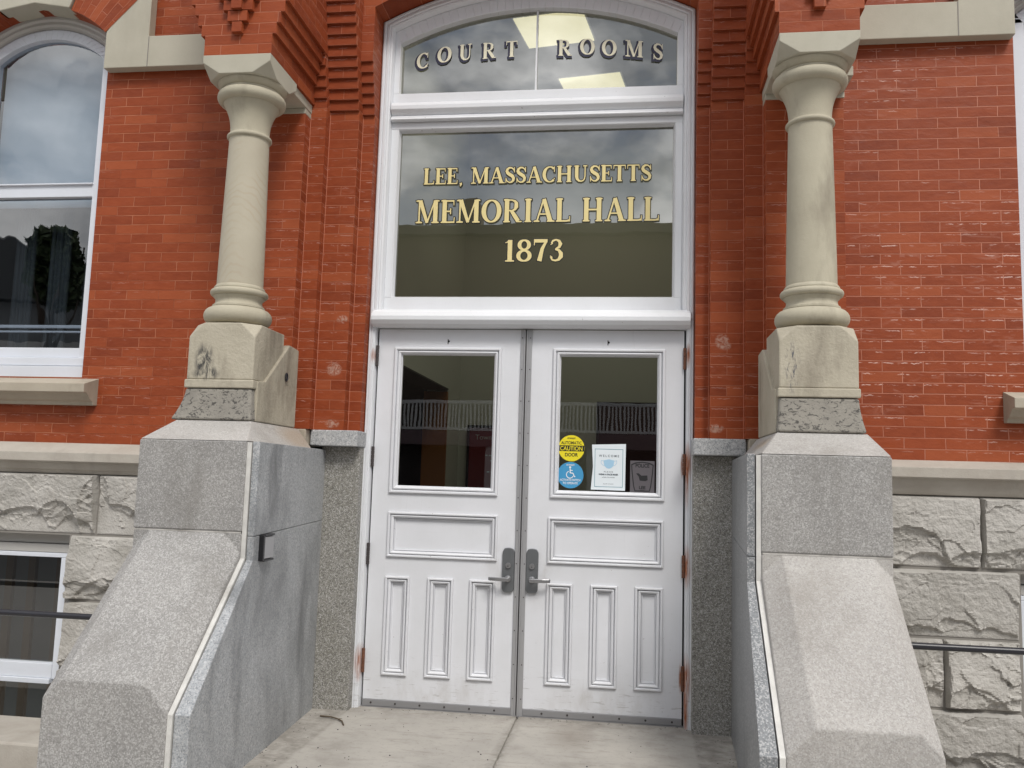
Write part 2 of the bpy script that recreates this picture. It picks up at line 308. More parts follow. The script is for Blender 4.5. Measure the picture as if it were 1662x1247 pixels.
def glass(name, tint=(.80, .82, .80), boost=1.9, wave=.0):
    m, nt, b = mat(name); nt.nodes.remove(b)
    out = [n for n in nt.nodes if n.type == 'OUTPUT_MATERIAL'][0]
    tr = N(nt, 'ShaderNodeBsdfTransparent'); tr.inputs[0].default_value = (*tint, 1)
    gl = N(nt, 'ShaderNodeBsdfGlossy', Roughness=0.0); gl.inputs[0].default_value = (1, 1, 1, 1)
    lw = N(nt, 'ShaderNodeLayerWeight', Blend=.10)
    f = math_(nt, 'ADD', math_(nt, 'MULTIPLY', lw.outputs['Facing'], .5), .055*boost)
    mxs = N(nt, 'ShaderNodeMixShader'); L(nt, f, mxs.inputs[0]); L(nt, tr.outputs[0], mxs.inputs[1]); L(nt, gl.outputs[0], mxs.inputs[2])
    if wave:
        bn = N(nt, 'ShaderNodeBump', Strength=.5, Distance=wave); L(nt, noise(nt, pos(nt, (1, 1, .7)), 3.2, 2), bn.inputs['Height'])
        L(nt, bn.outputs[0], gl.inputs['Normal'])
    L(nt, mxs.outputs[0], out.inputs[0]); return m
M['glass'] = glass('clear_glass', (.62, .64, .60), 1.5, .0006)
M['glass_t'] = glass('transom_glass', (.46, .46, .38), 3.9, .0010)
M['glass_old'] = glass('old_wavy_glass', (.58, .63, .68), 2.3, .0022)

# ------------------------------------------------------------------ mesh helpers
class MB:
    """gathers faces of ONE mesh"""
    def __init__(s): s.bm = bmesh.new(); s.uv = s.bm.loops.layers.uv.new('UVMap')
    def face(s, pts, uvs=None):
        vs = [s.bm.verts.new(p) for p in pts]
        try: f = s.bm.faces.new(vs)
        except ValueError: return None
        if uvs:
            for l, u in zip(f.loops, uvs): l[s.uv].uv = u
        return f
    def box(s, x0, x1, y0, y1, z0, z1):
        if x0 > x1: x0, x1 = x1, x0
        if y0 > y1: y0, y1 = y1, y0
        v = [s.bm.verts.new((x, y, z)) for z in (z0, z1) for y in (y0, y1) for x in (x0, x1)]
        for q in ((0,2,3,1), (4,5,7,6), (0,1,5,4), (2,6,7,3), (0,4,6,2), (1,3,7,5)): s.bm.faces.new([v[i] for i in q])
    def hexa(s, a, b):
        """two quads (bottom a, top b) of 4 pts"""
        va = [s.bm.verts.new(p) for p in a]; vb = [s.bm.verts.new(p) for p in b]
        s.bm.faces.new(va[::-1]); s.bm.faces.new(vb)
        for i in range(4): s.bm.faces.new((va[i], va[(i+1)%4], vb[(i+1)%4], vb[i]))
    def prism(s, poly, axis, a0, a1):
        """poly: 2-D points; axis 'x': (y,z) extruded in x; axis 'y': (x,z) extruded in y; axis 'z': (x,y)"""
        def P(p, a): return (a, p[0], p[1]) if axis == 'x' else ((p[0], a, p[1]) if axis == 'y' else (p[0], p[1], a))
        va = [s.bm.verts.new(P(p, a0)) for p in poly]; vb = [s.bm.verts.new(P(p, a1)) for p in poly]
        n = len(poly); s.bm.faces.new(va[::-1]); s.bm.faces.new(vb)
        for i in range(n): s.bm.faces.new((va[i], va[(i+1)%n], vb[(i+1)%n], vb[i]))
    def lathe(s, prof, cx, cy, seg=64):
        rings = [[s.bm.verts.new((cx+r*cos(2*pi*i/seg), cy+r*sin(2*pi*i/seg), z)) for i in range(seg)] for r, z in prof]
        for a, b in zip(rings, rings[1:]):
            for i in range(seg): s.bm.faces.new((a[i], a[(i+1)%seg], b[(i+1)%seg], b[i]))
        s.bm.faces.new(rings[0][::-1]); s.bm.faces.new(rings[-1])
    def cyl(s, p0, p1, r, seg=20, r1=None):
        p0, p1 = Vector(p0), Vector(p1); d = (p1-p0).normalized()
        a = d.orthogonal().normalized(); b = d.cross(a); r1 = r if r1 is None else r1
        va = [s.bm.verts.new(p0+r*(a*cos(2*pi*i/seg)+b*sin(2*pi*i/seg))) for i in range(seg)]
        vb = [s.bm.verts.new(p1+r1*(a*cos(2*pi*i/seg)+b*sin(2*pi*i/seg))) for i in range(seg)]
        s.bm.faces.new(va[::-1]); s.bm.faces.new(vb)
        for i in range(seg): s.bm.faces.new((va[i], va[(i+1)%seg], vb[(i+1)%seg], vb[i]))
    def ring(s, x0, x1, z0, z1, prof):
        """mitred rectangular moulding in the xz plane; prof: (inset, y)"""
        loops = [[s.bm.verts.new(p) for p in ((x0+d, y, z0+d), (x1-d, y, z0+d), (x1-d, y, z1-d), (x0+d, y, z1-d))] for d, y in prof]
        for a, b in zip(loops, loops[1:]):
            for i in range(4): s.bm.faces.new((a[i], a[(i+1)%4], b[(i+1)%4], b[i]))
        return loops
    def done(s, name, m, parent=None, bevel=0, smooth=False, seg=2, angle=30, kind=None):
        bmesh.ops.recalc_face_normals(s.bm, faces=s.bm.faces)
        me = bpy.data.meshes.new(name); s.bm.to_mesh(me); s.bm.free()
        me.materials.append(m)
        o = bpy.data.objects.new(name, me); COL.objects.link(o)
        if parent: o.parent = parent
        if smooth:
            for p in me.polygons: p.use_smooth = True
            e = o.modifiers.new('es', 'EDGE_SPLIT'); e.split_angle = R(angle)
        if bevel:
            bv = o.modifiers.new('bevel', 'BEVEL'); bv.width = bevel; bv.segments = seg; bv.limit_method = 'ANGLE'; bv.angle_limit = R(25)
            bv.harden_normals = False
        if kind: o['kind'] = kind
        return o
def box_uv(o, z0=0, su=1.0, u0=0.0, sv=1.0):
    """brick coordinates in metres on every face: u along the wall, v = height above z0"""
    me = o.data; uv = me.uv_layers['UVMap'].data
    for p in me.polygons:
        n = p.normal
        for li in p.loop_indices:
            c = me.vertices[me.loops[li].vertex_index].co
            if abs(n.z) > .7: uv[li].uv = ((c.x-u0)*su, .03)
            elif abs(n.x) > abs(n.y): uv[li].uv = ((c.y)*su+.05, (c.z-z0)*sv)
            else: uv[li].uv = ((c.x-u0)*su, (c.z-z0)*sv)
def thing(name, label, cat, loc=(0,0,0), group=None):
    o = bpy.data.objects.new(name, None); COL.objects.link(o); o.location = (0,0,0)
    o['label'] = label; o['category'] = cat
    if group: o['group'] = group
    return o
def tag(o, label, cat, group=None):
    o['label'] = label; o['category'] = cat
    if group: o['group'] = group
    return o
def arc(cx, cz, r, a0, a1, n): return [(cx+r*cos(R(a0+(a1-a0)*i/n)), cz+r*sin(R(a0+(a1-a0)*i/n))) for i in range(n+1)]

# ================================================================== THE GROUND
g = MB(); g.box(-300, 300, -7.5, -2.75, -.60, -.36); g.done('sidewalk', M['ground'], kind='structure')
g = MB()
for x0, x1 in ((-300, -1.9), (1.9, 300)): g.box(x0, x1, -2.75, -1.0, -.60, -.36)
g.done('forecourt', M['ground'], kind='structure')
g = MB(); g.box(-300, 300, -20, -7.5, -.7, -.50); g.done('road', M['asphalt'], kind='structure')
g = MB(); g.box(-300, 300, -300, -20, -.7, -.36); g.done('far_pavement', M['ground'], kind='structure')
g = MB(); g.box(-300, 300, 12, 300, -.7, -.40); g.done('ground', M['ground'], kind='structure')
g = MB(); g.box(-1.245, -.0045, -2.1, .10, -.40, 0); g.box(.0045, 1.245, -2.1, .10, -.40, 0); g.box(-1.24, 1.24, -2.09, .09, -.39, -.012)
landing = g.done('landing_pavement', M['concrete'], kind='structure', bevel=.005)
g = MB(); g.box(-1.9, 1.9, -2.45, -2.1, -.40, -.15); g.box(-1.9, 1.9, -2.75, -2.45, -.40, -.27)
g.done('steps', M['concrete'], kind='structure', bevel=.008)

# ================================================================== THE BUILDING
HALL = thing('town_hall', 'red brick town hall with stone columns flanking a white double door', 'building')
WALL, BAND, PIER, P3, P2, J1 = -.29, -.36, -.37, -.28, -.21, -.13
ROW = .06

def side_walls(s):
    """s=-1 left, +1 right"""
    left = s < 0
    z0 = 1.522 if left else 1.546
    wx = 2.75 if left else 2.725           # window edge next to the door
    wc = wx+.495; wo = wx+.99; R0 = .72; zc = 3.64
    X = lambda x: s*x
    mb = MB()
    def q(xa, xb, za, zb): mb.box(X(xa), X(xb), WALL, WALL+.30, za, zb)
    q(1.75, wx, z0-.02, 5.4); q(wo, 6.5, z0-.02, 5.4); q(wx, wo, z0-.02, 1.93)
    pts = arc(wc, zc, R0, 180-46.5, 46.5, 20)
    for (xa, za), (xb, zb) in zip(pts, pts[1:]):
        mb.prism([(X(xa), za), (X(xb), zb), (X(xb), 5.4), (X(xa), 5.4)], 'y', WALL, WALL+.30)
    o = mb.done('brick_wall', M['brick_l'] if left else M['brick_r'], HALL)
    box_uv(o, z0, u0=(2.10 if not left else .06), sv=1)
    # stone arch pieces: springer + band, keystone, brick voussoirs
    mb = MB()
    P = [(wx-.015, 3.91), (1.79, 3.91), (1.79, 4.115), (wx-.31, 4.115), (wx-.31, 4.575), (wx-.015, 4.155)]
    mb.prism([(X(a), b_) for a, b_ in P], 'y', BAND, WALL-.002)
    o2 = mb.done('stone_band', M['band'], HALL, bevel=.004); mb = MB()
    P = [(wo+.015, 3.91), (wo+1.2, 3.91), (wo+1.2, 4.115), (wo+.31, 4.115), (wo+.31, 4.575), (wo+.015, 4.155)]
    mb.prism([(X(a), b_) for a, b_ in P], 'y', BAND, WALL-.002)
    o = mb.done('stone_band', M['band'], HALL, bevel=.004)
    mb = MB()
    mb.box(X(wx-.315), X(wx-.309), BAND-.001, BAND+.01, 3.912, 4.113)
    mb.done('joint', M['mortar_grey'], o2)
    def seg(a0, a1, r0, r1, y0, n=6):
        i = arc(X(wc), zc, r0, a0, a1, n); e = arc(X(wc), zc, r1, a0, a1, n)
        return i + e[::-1]
    mb = MB(); mb.prism(seg(70, 110, .725, 1.3, 0, 2), 'y', BAND-.02, WALL+.07)
    mb.done('keystone', M['band'], HALL, bevel=.006)
    for a0, a1 in ((45.5, 69.6), (110.4, 134.5)):
        mb = MB(); n = 6
        ii = arc(X(wc), zc, .72, a0, a1, n); ee = arc(X(wc), zc, 1.25, a0, a1, n)
        for k in range(n):
            th0 = R(a0+(a1-a0)*k/n); th1 = R(a0+(a1-a0)*(k+1)/n)
            fr = [(ii[k][0], BAND-.002, ii[k][1]), (ii[k+1][0], BAND-.002, ii[k+1][1]), (ee[k+1][0], BAND-.002, ee[k+1][1]), (ee[k][0], BAND-.002, ee[k][1])]
            mb.face(fr, [(.02, th0*.95), (.02, th1*.95), (.55, th1*.95), (.55, th0*.95)])
            so = [(ii[k][0], BAND-.002, ii[k][1]), (ii[k+1][0], BAND-.002, ii[k+1][1]), (ii[k+1][0], WALL+.07, ii[k+1][1]), (ii[k][0], WALL+.07, ii[k][1])]
            mb.face(so, [(.02, th0*.95), (.02, th1*.95), (.15, th1*.95), (.15, th0*.95)])
        mb.done('brick_voussoir', M['brick_c'], HALL)
    # belt course
    dz = 0 if left else .045
    prof = [(WALL+.02, 1.335+dz*.6), (-.325, 1.335+dz*.6), (-.335, 1.352+dz*.6), (-.348, 1.362+dz), (-.365, 1.39+dz), (-.372, 1.404+dz), (-.40, 1.408+dz), (-.40, 1.461+dz), (WALL-.002, z0), (WALL+.02, z0)]
    mb = MB()
    segs = [1.766, 2.245, 3.3, 4.3, 6.5] if left else [1.766, 2.93, 4.0, 5.2, 6.5]
    for a, c in zip(segs, segs[1:]): mb.prism(prof, 'x', X(a+.0025), X(c-.0025))
    mb.done('belt_course', M['belt'], HALL, bevel=.003)
    # round-headed window
    W = bpy.data.objects.new('arched_window', None); COL.objects.link(W); W.parent = HALL
    yf, yg = -.19, -.15
    cx = X(wc)
    # brickmould ring, shaded reveal
    mb = MB()
    aa = 40
    prof = [(.735, WALL+.08), (.72, WALL+.07), (.70, WALL+.07), (.69, WALL+.085), (.672, WALL+.085), (.662, WALL+.10), (.64, yf)]
    rings = [arc(cx, zc, r, 180-aa, aa, 24) for r, y in prof]
    for (ra, (r_a, ya)), (rb, (r_b, yb)) in zip(zip(rings, prof), zip(rings[1:], prof[1:])):
        for k in range(24):
            mb.face([(ra[k][0], ya, ra[k][1]), (ra[k+1][0], ya, ra[k+1][1]), (rb[k+1][0], yb, rb[k+1][1]), (rb[k][0], yb, rb[k][1])])
    mb.done('brick_mould', M['grey_panel'], W, smooth=True, angle=50)
    # frame: flat ring + jambs + rails
    mb = MB()
    gi = wx+.105; go = wo-.105           # glass edges
    gr = .575; ga = math.degrees(math.acos((go-gi)/2/gr))
    outer = arc(cx, zc, .648, 180-aa, aa, 24); inner = arc(cx, zc, gr, 180-ga, ga, 24)
    for k in range(24):
        mb.prism([outer[k], outer[k+1], inner[k+1], inner[k]], 'y', yf, yf+.07)
    zs = zc+gr*sin(R(ga))
    for a, c in ((wx-.003, gi), (go, wo+.003)):
        mb.prism([(X(a), 1.90), (X(c), 1.90), (X(c), zs), (X(a), zs+.14)], 'y', yf, yf+.07)
    mb.box(X(gi), X(go), yf+.004, yf+.07, 3.126, 3.22)
    mb.box(X(gi), X(go), yf-.012, yf+.06, 3.205, 3.215)
    mb.box(X(gi), X(go), yf+.004, yf+.07, 2.067, 2.13)
    mb.box(X(wx), X(wo), yf-.02, yf+.07, 2.012, 2.064)
    mb.box(X(wx), X(wo), yf-.035, yf+.06, 1.93, 2.008)
    # raised lower sash line seen inside
    mb.box(X(gi), X(go), yg+.02, yg+.04, 2.268, 2.288); mb.box(X(gi), X(go), yg+.02, yg+.04, 2.238, 2.250)
    mb.done('window_frame', M['white_metal'], W, bevel=.003)
    mb = MB(); mb.face([(X(gi), yg, 3.21), (X(go), yg, 3.21)] + [(p[0], yg, p[1]) for p in (arc(cx, zc, gr, ga, 180-ga, 20) if s > 0 else arc(cx, zc, gr, 180-ga, ga, 20))])
    mb.done('upper_pane', M['glass_old'], W)
    mb = MB(); mb.face([(X(gi), yg, 2.12), (X(go), yg, 2.12), (X(go), yg, 3.14), (X(gi), yg, 3.14)])
    mb.done('lower_pane', M['glass_old'], W)
    mb = MB(); mb.box(X(gi-.03), X(go+.03), yg+.10, yg+.11, 3.10, 4.25); mb.done('roller_blind', M['blind'], W)
    mb = MB()
    for xa in (.04, .30, .56):
        for k in range(5):
            mb.cyl((X(gi+xa+k*.028), yg+.20+.008*(k % 2), 2.0), (X(gi+xa+k*.028), yg+.20+.008*(k % 2), 3.12), .018, 10)
    mb.done('curtain', M['curtain'], W, smooth=True, angle=60)
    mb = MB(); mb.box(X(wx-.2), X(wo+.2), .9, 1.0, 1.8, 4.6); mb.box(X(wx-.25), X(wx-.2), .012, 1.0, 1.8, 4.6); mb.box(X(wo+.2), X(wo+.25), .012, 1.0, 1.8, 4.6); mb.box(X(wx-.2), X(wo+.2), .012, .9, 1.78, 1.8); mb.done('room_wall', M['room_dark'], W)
    # sill
    mb = MB()
    mb.prism([(WALL-.002, 1.755), (-.325, 1.755), (-.335, 1.775), (-.36, 1.785), (-.385, 1.81), (-.40, 1.822), (-.43, 1.826), (-.43, 1.879), (-.24, 1.938), (WALL+.1, 1.938), (WALL+.1, 1.755)], 'x', X(wx-.115), X(wo+.115))
    o = mb.done('window_sill', M['sill'], HALL, bevel=.003)
    return z0, wx

M['blind'] = plain('pale_blind', (.50, .58, .64), .8)
M['curtain'] = plain('pale_curtain', (.035, .042, .046), .8)
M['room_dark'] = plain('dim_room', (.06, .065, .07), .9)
for s in (-1, 1): side_walls(s)

# ---- piers, stepped pilasters and their corbels
CH = .0625
def corbel_col(s, xa, xb, y0, zb, steps, zstart, top, mater, name, usc):
    """a pilaster strip whose upper courses step out one after another"""
    prof = [(.05, zb), (y0, zb), (y0, zstart)]
    y = y0; z = zstart
    for k in range(steps):
        y -= .0175; prof += [(y, z), (y, z+CH)]; z += CH
    prof += [(y, top), (.05, top)]
    out = []
    for p in prof:
        if not out or p != out[-1]: out.append(p)
    mb = MB(); mb.prism(out, 'x', s*xa, s*xb)
    o = mb.done(name, mater, HALL)
    me = o.data; uv = me.uv_layers['UVMap'].data
    w = xb-xa
    for p in me.polygons:
        n = p.normal
        for li in p.loop_indices:
            c = me.vertices[me.loops[li].vertex_index].co
            v = c.z-zb if c.z <= zstart+.0001 else math.floor((zstart-zb)/ROW+.5)*ROW + (c.z-zstart)/CH*ROW
            if c.z <= zstart+.0001: v = (c.z-zb)*(math.floor((zstart-zb)/ROW+.5)*ROW)/(zstart-zb)
            if abs(n.z) > .7: uv[li].uv = (.05, .03)
            elif abs(n.x) > abs(n.y): uv[li].uv = ((c.y+.3)*.25+.005, v)
            else: uv[li].uv = ((abs(c.x)-xa)*usc[0]+usc[1], v)
    return o
for s in (-1, 1):
    bm_ = M['brick'] if s < 0 else M['brick_pr'] if 'brick_pr' in M else M['brick']
    corbel_col(s, 1.0, 1.077, J1, 1.642, 6, 3.645, 4.20, bm_, 'jamb_pilaster', (1.0, .006))
    corbel_col(s, 1.077, 1.265, P2, 1.642, 16, 3.642, 5.4, bm_, 'brick_pilaster', (.213/.188, 0))
    corbel_col(s, 1.265, 1.40, P3, 1.642, 12, 3.697, 5.4, bm_, 'brick_pilaster', (.70, .006))
    mb = MB(); mb.box(s*1.365, s*1.79, PIER, -.05, 1.60, 3.60); o = mb.done('brick_pier', bm_, HALL); box_uv(o, 1.642, u0=s*1.365)
    mb = MB()
    for xx, yy in ((1.077, J1), (1.265, P2), (1.365, P3)):
        mb.box(s*(xx-.0032), s*(xx+.0008), yy-.0022, yy+.01, 1.643, 3.64)
    mb.done('corner_mortar', M['pink_mortar'], HALL)
    # corbelled brick head standing on the column
    mb = MB()
    z = 3.655
    mb.box(s*1.345, s*1.735, -.945, -.2, z, z+.115); z += .115
    k = 1
    while z < 5.3:
        mb.box(s*(1.345-.021*k), s*(1.735+.0235*k), -.945, -.2, z, z+CH); z += CH; k += 1
        if k > 4: mb.box(s*(1.345-.021*4), s*(1.735+.0235*4), -.945, -.2, z, 5.4); break
    xc = 1.54; z = 3.655+.115
    for r, (wd, pr) in enumerate([(.028, .03), (.056, .03), (.084, .03), (.112, .03), (.140, .03), (.14, .03)]):
        zz = z+r*CH
        mb.box(s*(xc-wd), s*(xc+wd), -.945-pr, -.94, zz+.002, zz+CH-.002)
        if r >= 2: mb.box(s*(xc-.03-.028*(r-2)), s*(xc+.03+.028*(r-2)), -.945-pr-.022, -.95, zz+.003, zz+CH-.003)
    o = mb.done('corbelled_head', M['brick_c'], HALL)
    me = o.data; uv = me.uv_layers['UVMap'].data
    for p in me.polygons:
        n = p.normal
        for li in p.loop_indices:
            c = me.vertices[me.loops[li].vertex_index].co
            v = (c.z-3.655)*ROW/(.115/2) if c.z < 3.7701 else 2*ROW+(c.z-3.77)/CH*ROW
            if abs(n.z) > .7: uv[li].uv = (.05, .03)
            elif abs(n.x) > abs(n.y): uv[li].uv = (c.y+.02, v)
            else: uv[li].uv = (c.x+.04, v)
# spandrel over the door arch
mb = MB(); AZ = 2.38; AR = 2.178
ang = math.degrees(math.acos(1.0/AR)); pts = arc(0, AZ, AR, 180-ang, ang, 32)
for (xa, za), (xb, zb) in zip(pts, pts[1:]): mb.prism([(xa, za), (xb, zb), (xb, 5.4), (xa, 5.4)], 'y', J1-.105, .05)
for s in (-1, 1): mb.box(s*1.0, s*1.077, J1-.105, .05, 4.20, 5.4)
o = mb.done('arch_spandrel', M['brick_c'], HALL); box_uv(o, 4.2)

# ---- columns
def column(s):
    C = bpy.data.objects.new('stone_column', None); COL.objects.link(C); C.parent = HALL
    cx, cy = s*1.53, -.75
    def tor(r, z, h, n=8): return [(r-h+h*cos(-pi/2+pi*i/n), z+h*sin(-pi/2+pi*i/n)) for i in range(n+1)]
    # pedestal
    px0, px1, yf_, yb_ = 1.338, 1.708, -.935, -.55
    mb = MB()
    c = .085
    def octo(z, k): return [(s*(px0+k), yf_, z), (s*(px1-k), yf_, z), (s*px1, yf_+k, z), (s*px1, yb_, z), (s*px0, yb_, z), (s*px0, yf_+k, z)]
    lo = [mb.bm.verts.new(v) for v in ((s*px0, yf_, 1.858), (s*px1, yf_, 1.858), (s*px1, yb_, 1.858), (s*px0, yb_, 1.858))]
    mi = [mb.bm.verts.new(v) for v in ((s*px0, yf_, 2.085), (s*px1, yf_, 2.085))]
    tp = [mb.bm.verts.new(v) for v in octo(2.163, c)]
    F = mb.bm.faces.new
    F((mi[0], mi[1], tp[1], tp[0])); F((lo[0], lo[1], mi[1], mi[0]))
    F((mi[1], tp[2], tp[1])); F((mi[0], tp[0], tp[5]))
    F((lo[1], lo[2], tp[3], tp[2], mi[1])); F((lo[0], mi[0], tp[5], tp[4], lo[3])); F((lo[2], lo[3], tp[4], tp[3])); F(tp); F(lo)
    mb.box(s*(px0-.008), s*(px1+.006), yf_-.010, yb_, 1.812, 1.857)
    # tail stone running back to the pier
    mb.prism([(-.36, 1.642), (-.36, 2.10), (-.50, 2.11), (-.80, 1.865), (-.90, 1.855), (-.90, 1.642)], 'x', s*1.3225, s*1.36)
    mb.box(s*1.36, s*1.72, -.55, -.36, 1.642, 2.11)
    mb.done('pedestal', M['ped'], C, bevel=.006)
    if s < 0:
        mb = MB()
        for k in range(16):
            a0_, a1_ = 2*pi*k/16, 2*pi*(k+1)/16
            mb.cyl((-1.316, -.539+.014*cos(a0_), 1.92+.022*sin(a0_)), (-1.316, -.539+.014*cos(a1_), 1.92+.022*sin(a1_)), .0045, 6)
        mb.done('iron_ring', M['black_iron'], C)
    # rough splayed base course
    mb = MB(); n = 14
    def ringp(t):
        f = 1-(1-t)**1.7
        o_ = .065*(1-f) if s < 0 else .03*(1-f); i_ = .012*(1-f)
        z = 1.642+.168*t
        return [(s*(px0-i_), yf_-.02*(1-f)-.004, z), (s*(px1+o_), yf_-.02*(1-f)-.004, z), (s*(px1+o_), yb_, z), (s*(px0-i_), yb_, z)]
    rs = [[mb.bm.verts.new(p) for p in ringp(i/n)] for i in range(n+1)]
    for a, b_ in zip(rs, rs[1:]):
        for i in range(4): F2 = mb.bm.faces.new((a[i], a[(i+1)%4], b_[(i+1)%4], b_[i]))
    mb.bm.faces.new(rs[0][::-1]); mb.bm.faces.new(rs[-1])
    mb.done('base_course', M['rough_base'], C, bevel=.012, seg=3)
    # moulded base
    mb = MB()
    mb.lathe([(.150, 2.163), (.150, 2.170)] + tor(.182, 2.221, .048, 10) + [(.140, 2.271), (.139, 2.281), (.128, 2.290), (.124, 2.305), (.126, 2.318), (.136, 2.327), (.137, 2.332)] + tor(.155, 2.352, .019, 8) + [(.137, 2.373), (.136, 2.382), (.127, 2.394)], cx, cy)
    mb.done('column_base', M['buff_smooth'], C, smooth=True, angle=40)
    mb = MB()
    mb.lathe([(.1245-.0155*(t/12)**1.15, 2.394+(3.222-2.394)*t/12) for t in range(13)], cx, cy)
    mb.done('shaft', M['shaft_l'] if s < 0 else M['buff_smooth'], C, smooth=True, angle=40)
    mb = MB()
    bell = [(.107+.047*(t/12)**2.3, 3.268+.168*t/12) for t in range(13)]
    mb.lathe([(.109, 3.222)] + tor(.123, 3.246, .0125, 8) + [(.108, 3.262)] + bell + [(.160, 3.438)] + tor(.188, 3.468, .034, 10) + [(.163, 3.503), (.162, 3.512)] + [(.163+.024*(t/6)**.8, 3.512+.028*t/6) for t in range(7)] + [(.188, 3.546), (.184, 3.5485)], cx, cy)
    mb.done('capital', M['buff_smooth'], C, smooth=True, angle=40)
    # abacus with cut lower corners
    ax0, ax1, af, ab = 1.345, 1.735, -.95, -.57
    zb_, zm, zt = 3.5475, 3.612, 3.654; k = .10
    mb = MB(); V = lambda x, y, z: mb.bm.verts.new((s*x, y, z))
    T = [V(ax0, af, zt), V(ax1, af, zt), V(ax1, ab, zt), V(ax0, ab, zt)]
    Mi = [V(ax0, af, zm), V(ax1, af, zm), V(ax1, ab, zm), V(ax0, ab, zm)]
    B = [V(ax0+k, af, zb_), V(ax1-k, af, zb_), V(ax1, af+k, zb_), V(ax1, ab-k, zb_), V(ax1-k, ab, zb_), V(ax0+k, ab, zb_), V(ax0, ab-k, zb_), V(ax0, af+k, zb_)]
    F = mb.bm.faces.new
    F(T); F(B[::-1])
    F((Mi[0], B[0], B[1], Mi[1], T[1], T[0])); F((Mi[1], B[2], B[3], Mi[2], T[2], T[1])); F((Mi[2], B[4], B[5], Mi[3], T[3], T[2])); F((Mi[3], B[6], B[7], Mi[0], T[0], T[3]))
    F((Mi[0], B[7], B[0])); F((Mi[1], B[1], B[2])); F((Mi[2], B[3], B[4])); F((Mi[3], B[5], B[6]))
    mb.box(s*1.36, s*1.795, ab+.001, -.2, 3.60, 3.654)
    mb.box(s*1.3635, s*1.795, PIER-.004, -.2, 3.565, 3.599)
    mb.done('abacus', M['band'], C, bevel=.003)
    return C
for s in (-1, 1): column(s)

# ---- granite jamb panels and caps
for s in (-1, 1):
    mb = MB(); mb.box(s*.992, s*1.235, J1, .05, -.01, 1.546); mb.done('granite_jamb', M['jamb_granite'], HALL, bevel=.003)
    mb = MB(); mb.box(s*.985, s*1.278, -.222, .05, 1.547, 1.642); mb.done('granite_cap', M['cap_granite'], HALL, bevel=.006)
    mb = MB(); mb.box(s*1.284, s*1.40, -.285, .05, 1.547, 1.641); mb.done('sandstone_cap', M['sill'], HALL, bevel=.006)

# ---- rock-faced foundation
def rock_block(mb, s, xa, xb, za, zb, y, seed):
    """one block whose face is broken rock: scalloped chips with sharp lips, fine fractures, straight arrises"""
    far = xa > 3.0; st_ = .03 if far else .0075
    w, h = xb-xa, zb-za; nx, nz = max(6, int(w/st_)), max(6, int(h/st_))
    rnd = random.Random(seed*13+5); vs = []
    off = Vector((seed*7.3, seed*3.1, seed*1.7))
    # big conchoidal bites, mostly out of the lower half
    bites = []
    for k in range(max(2, int(w/.22)+1)):
        cx_ = xa+w*(k+.5+rnd.uniform(-.3, .3))/max(2, int(w/.22)+1)
        bites.append((cx_, za+rnd.uniform(-.10, .02), rnd.uniform(.13, .24), rnd.uniform(.11, .22)*h/.36, rnd.uniform(.028, .050)))
    if rnd.random() < .6: bites.append((xa+rnd.choice((0.02, w-.02)), za+h*rnd.uniform(.3, .7), .07, .22, rnd.uniform(.02, .03)))
    if rnd.random() < .5: bites.append((xa+w*rnd.random(), zb+.03, .16, .09, .015))
    tilt = rnd.uniform(-.012, .02); tx = rnd.uniform(-.015, .015)
    for j in range(nz+1):
        row = []
        for i in range(nx+1):
            x = xa+w*i/nx; z = za+h*j/nz
            p = Vector((x, 0, z))+off
            ew = .005+.020*max(0, mnoise.noise(p*9)); e = min(min(x-xa, xb-x)/ew, min(z-za, zb-z)/ew, 1.0); e = max(e, 0)**.7
            d = .042+tilt*((z-za)/h-.5)*2+tx*((x-xa)/w-.5)*2+.020*mnoise.noise(p*2.6)
            wob = Vector((mnoise.noise(p*6), 0, mnoise.noise(p*6+Vector((31, 0, 0)))))*.035+Vector((mnoise.noise(p*19), 0, mnoise.noise(p*19+Vector((31, 0, 0)))))*.010
            inb = 0
            for bx, bz, rx, rz, dep in bites:
                q = sqrt(((x+wob.x-bx)/rx)**2+((z+wob.z-bz)/rz)**2)
                if q < 1.0:
                    inb = 1; d -= dep*(1-.55*q*q) if q < .94 else dep*(1-.55*.88)*(1-q)/.06
            pv = p*5.5+wob*9; pv.y = 0; dd, pp = mnoise.voronoi(Vector((pv.x, 0, pv.z*1.25)))
            hsh = math.sin(pp[0].x*12.9898+pp[0].z*78.233)*43758.5453; hsh -= math.floor(hsh); h2 = (hsh*7.13) % 1.0
            d += ((hsh-.5)*(pv.x-pp[0].x)+(h2-.65)*(pv.z*1.25-pp[0].z))*(.040 if inb else .022)
            # plates: stepped layers
            f = mnoise.noise(Vector((p.x*4.2, 3, p.z*7.5))+wob*8)*3.2
            d += .0045*(f-math.floor(f))*(1.5 if inb else .35)
            r1 = 1-abs(mnoise.noise(Vector((p.x*11, 7, p.z*17)))*2); d += (.0070 if inb else .0018)*r1*r1
            r2 = 1-abs(mnoise.noise(Vector((p.x*27, 1, p.z*36)))*2); d += (.0030 if inb else .0009)*r2
            d += .0030*mnoise.noise(p*26)+.0022*mnoise.noise(p*60)
            row.append(mb.bm.verts.new((s*x, y-.004-max(.002, d)*e, z)))
        vs.append(row)
    for j in range(nz):
        for i in range(nx): mb.bm.faces.new((vs[j][i], vs[j][i+1], vs[j+1][i+1], vs[j+1][i]))
    def skirt(line):
        back = [mb.bm.verts.new((v.co.x, y+.03, v.co.z)) for v in line]
        for i in range(len(line)-1): mb.bm.faces.new((line[i], line[i+1], back[i+1], back[i]))
    skirt(vs[0]); skirt(vs[-1]); skirt([r[0] for r in vs]); skirt([r[-1] for r in vs])
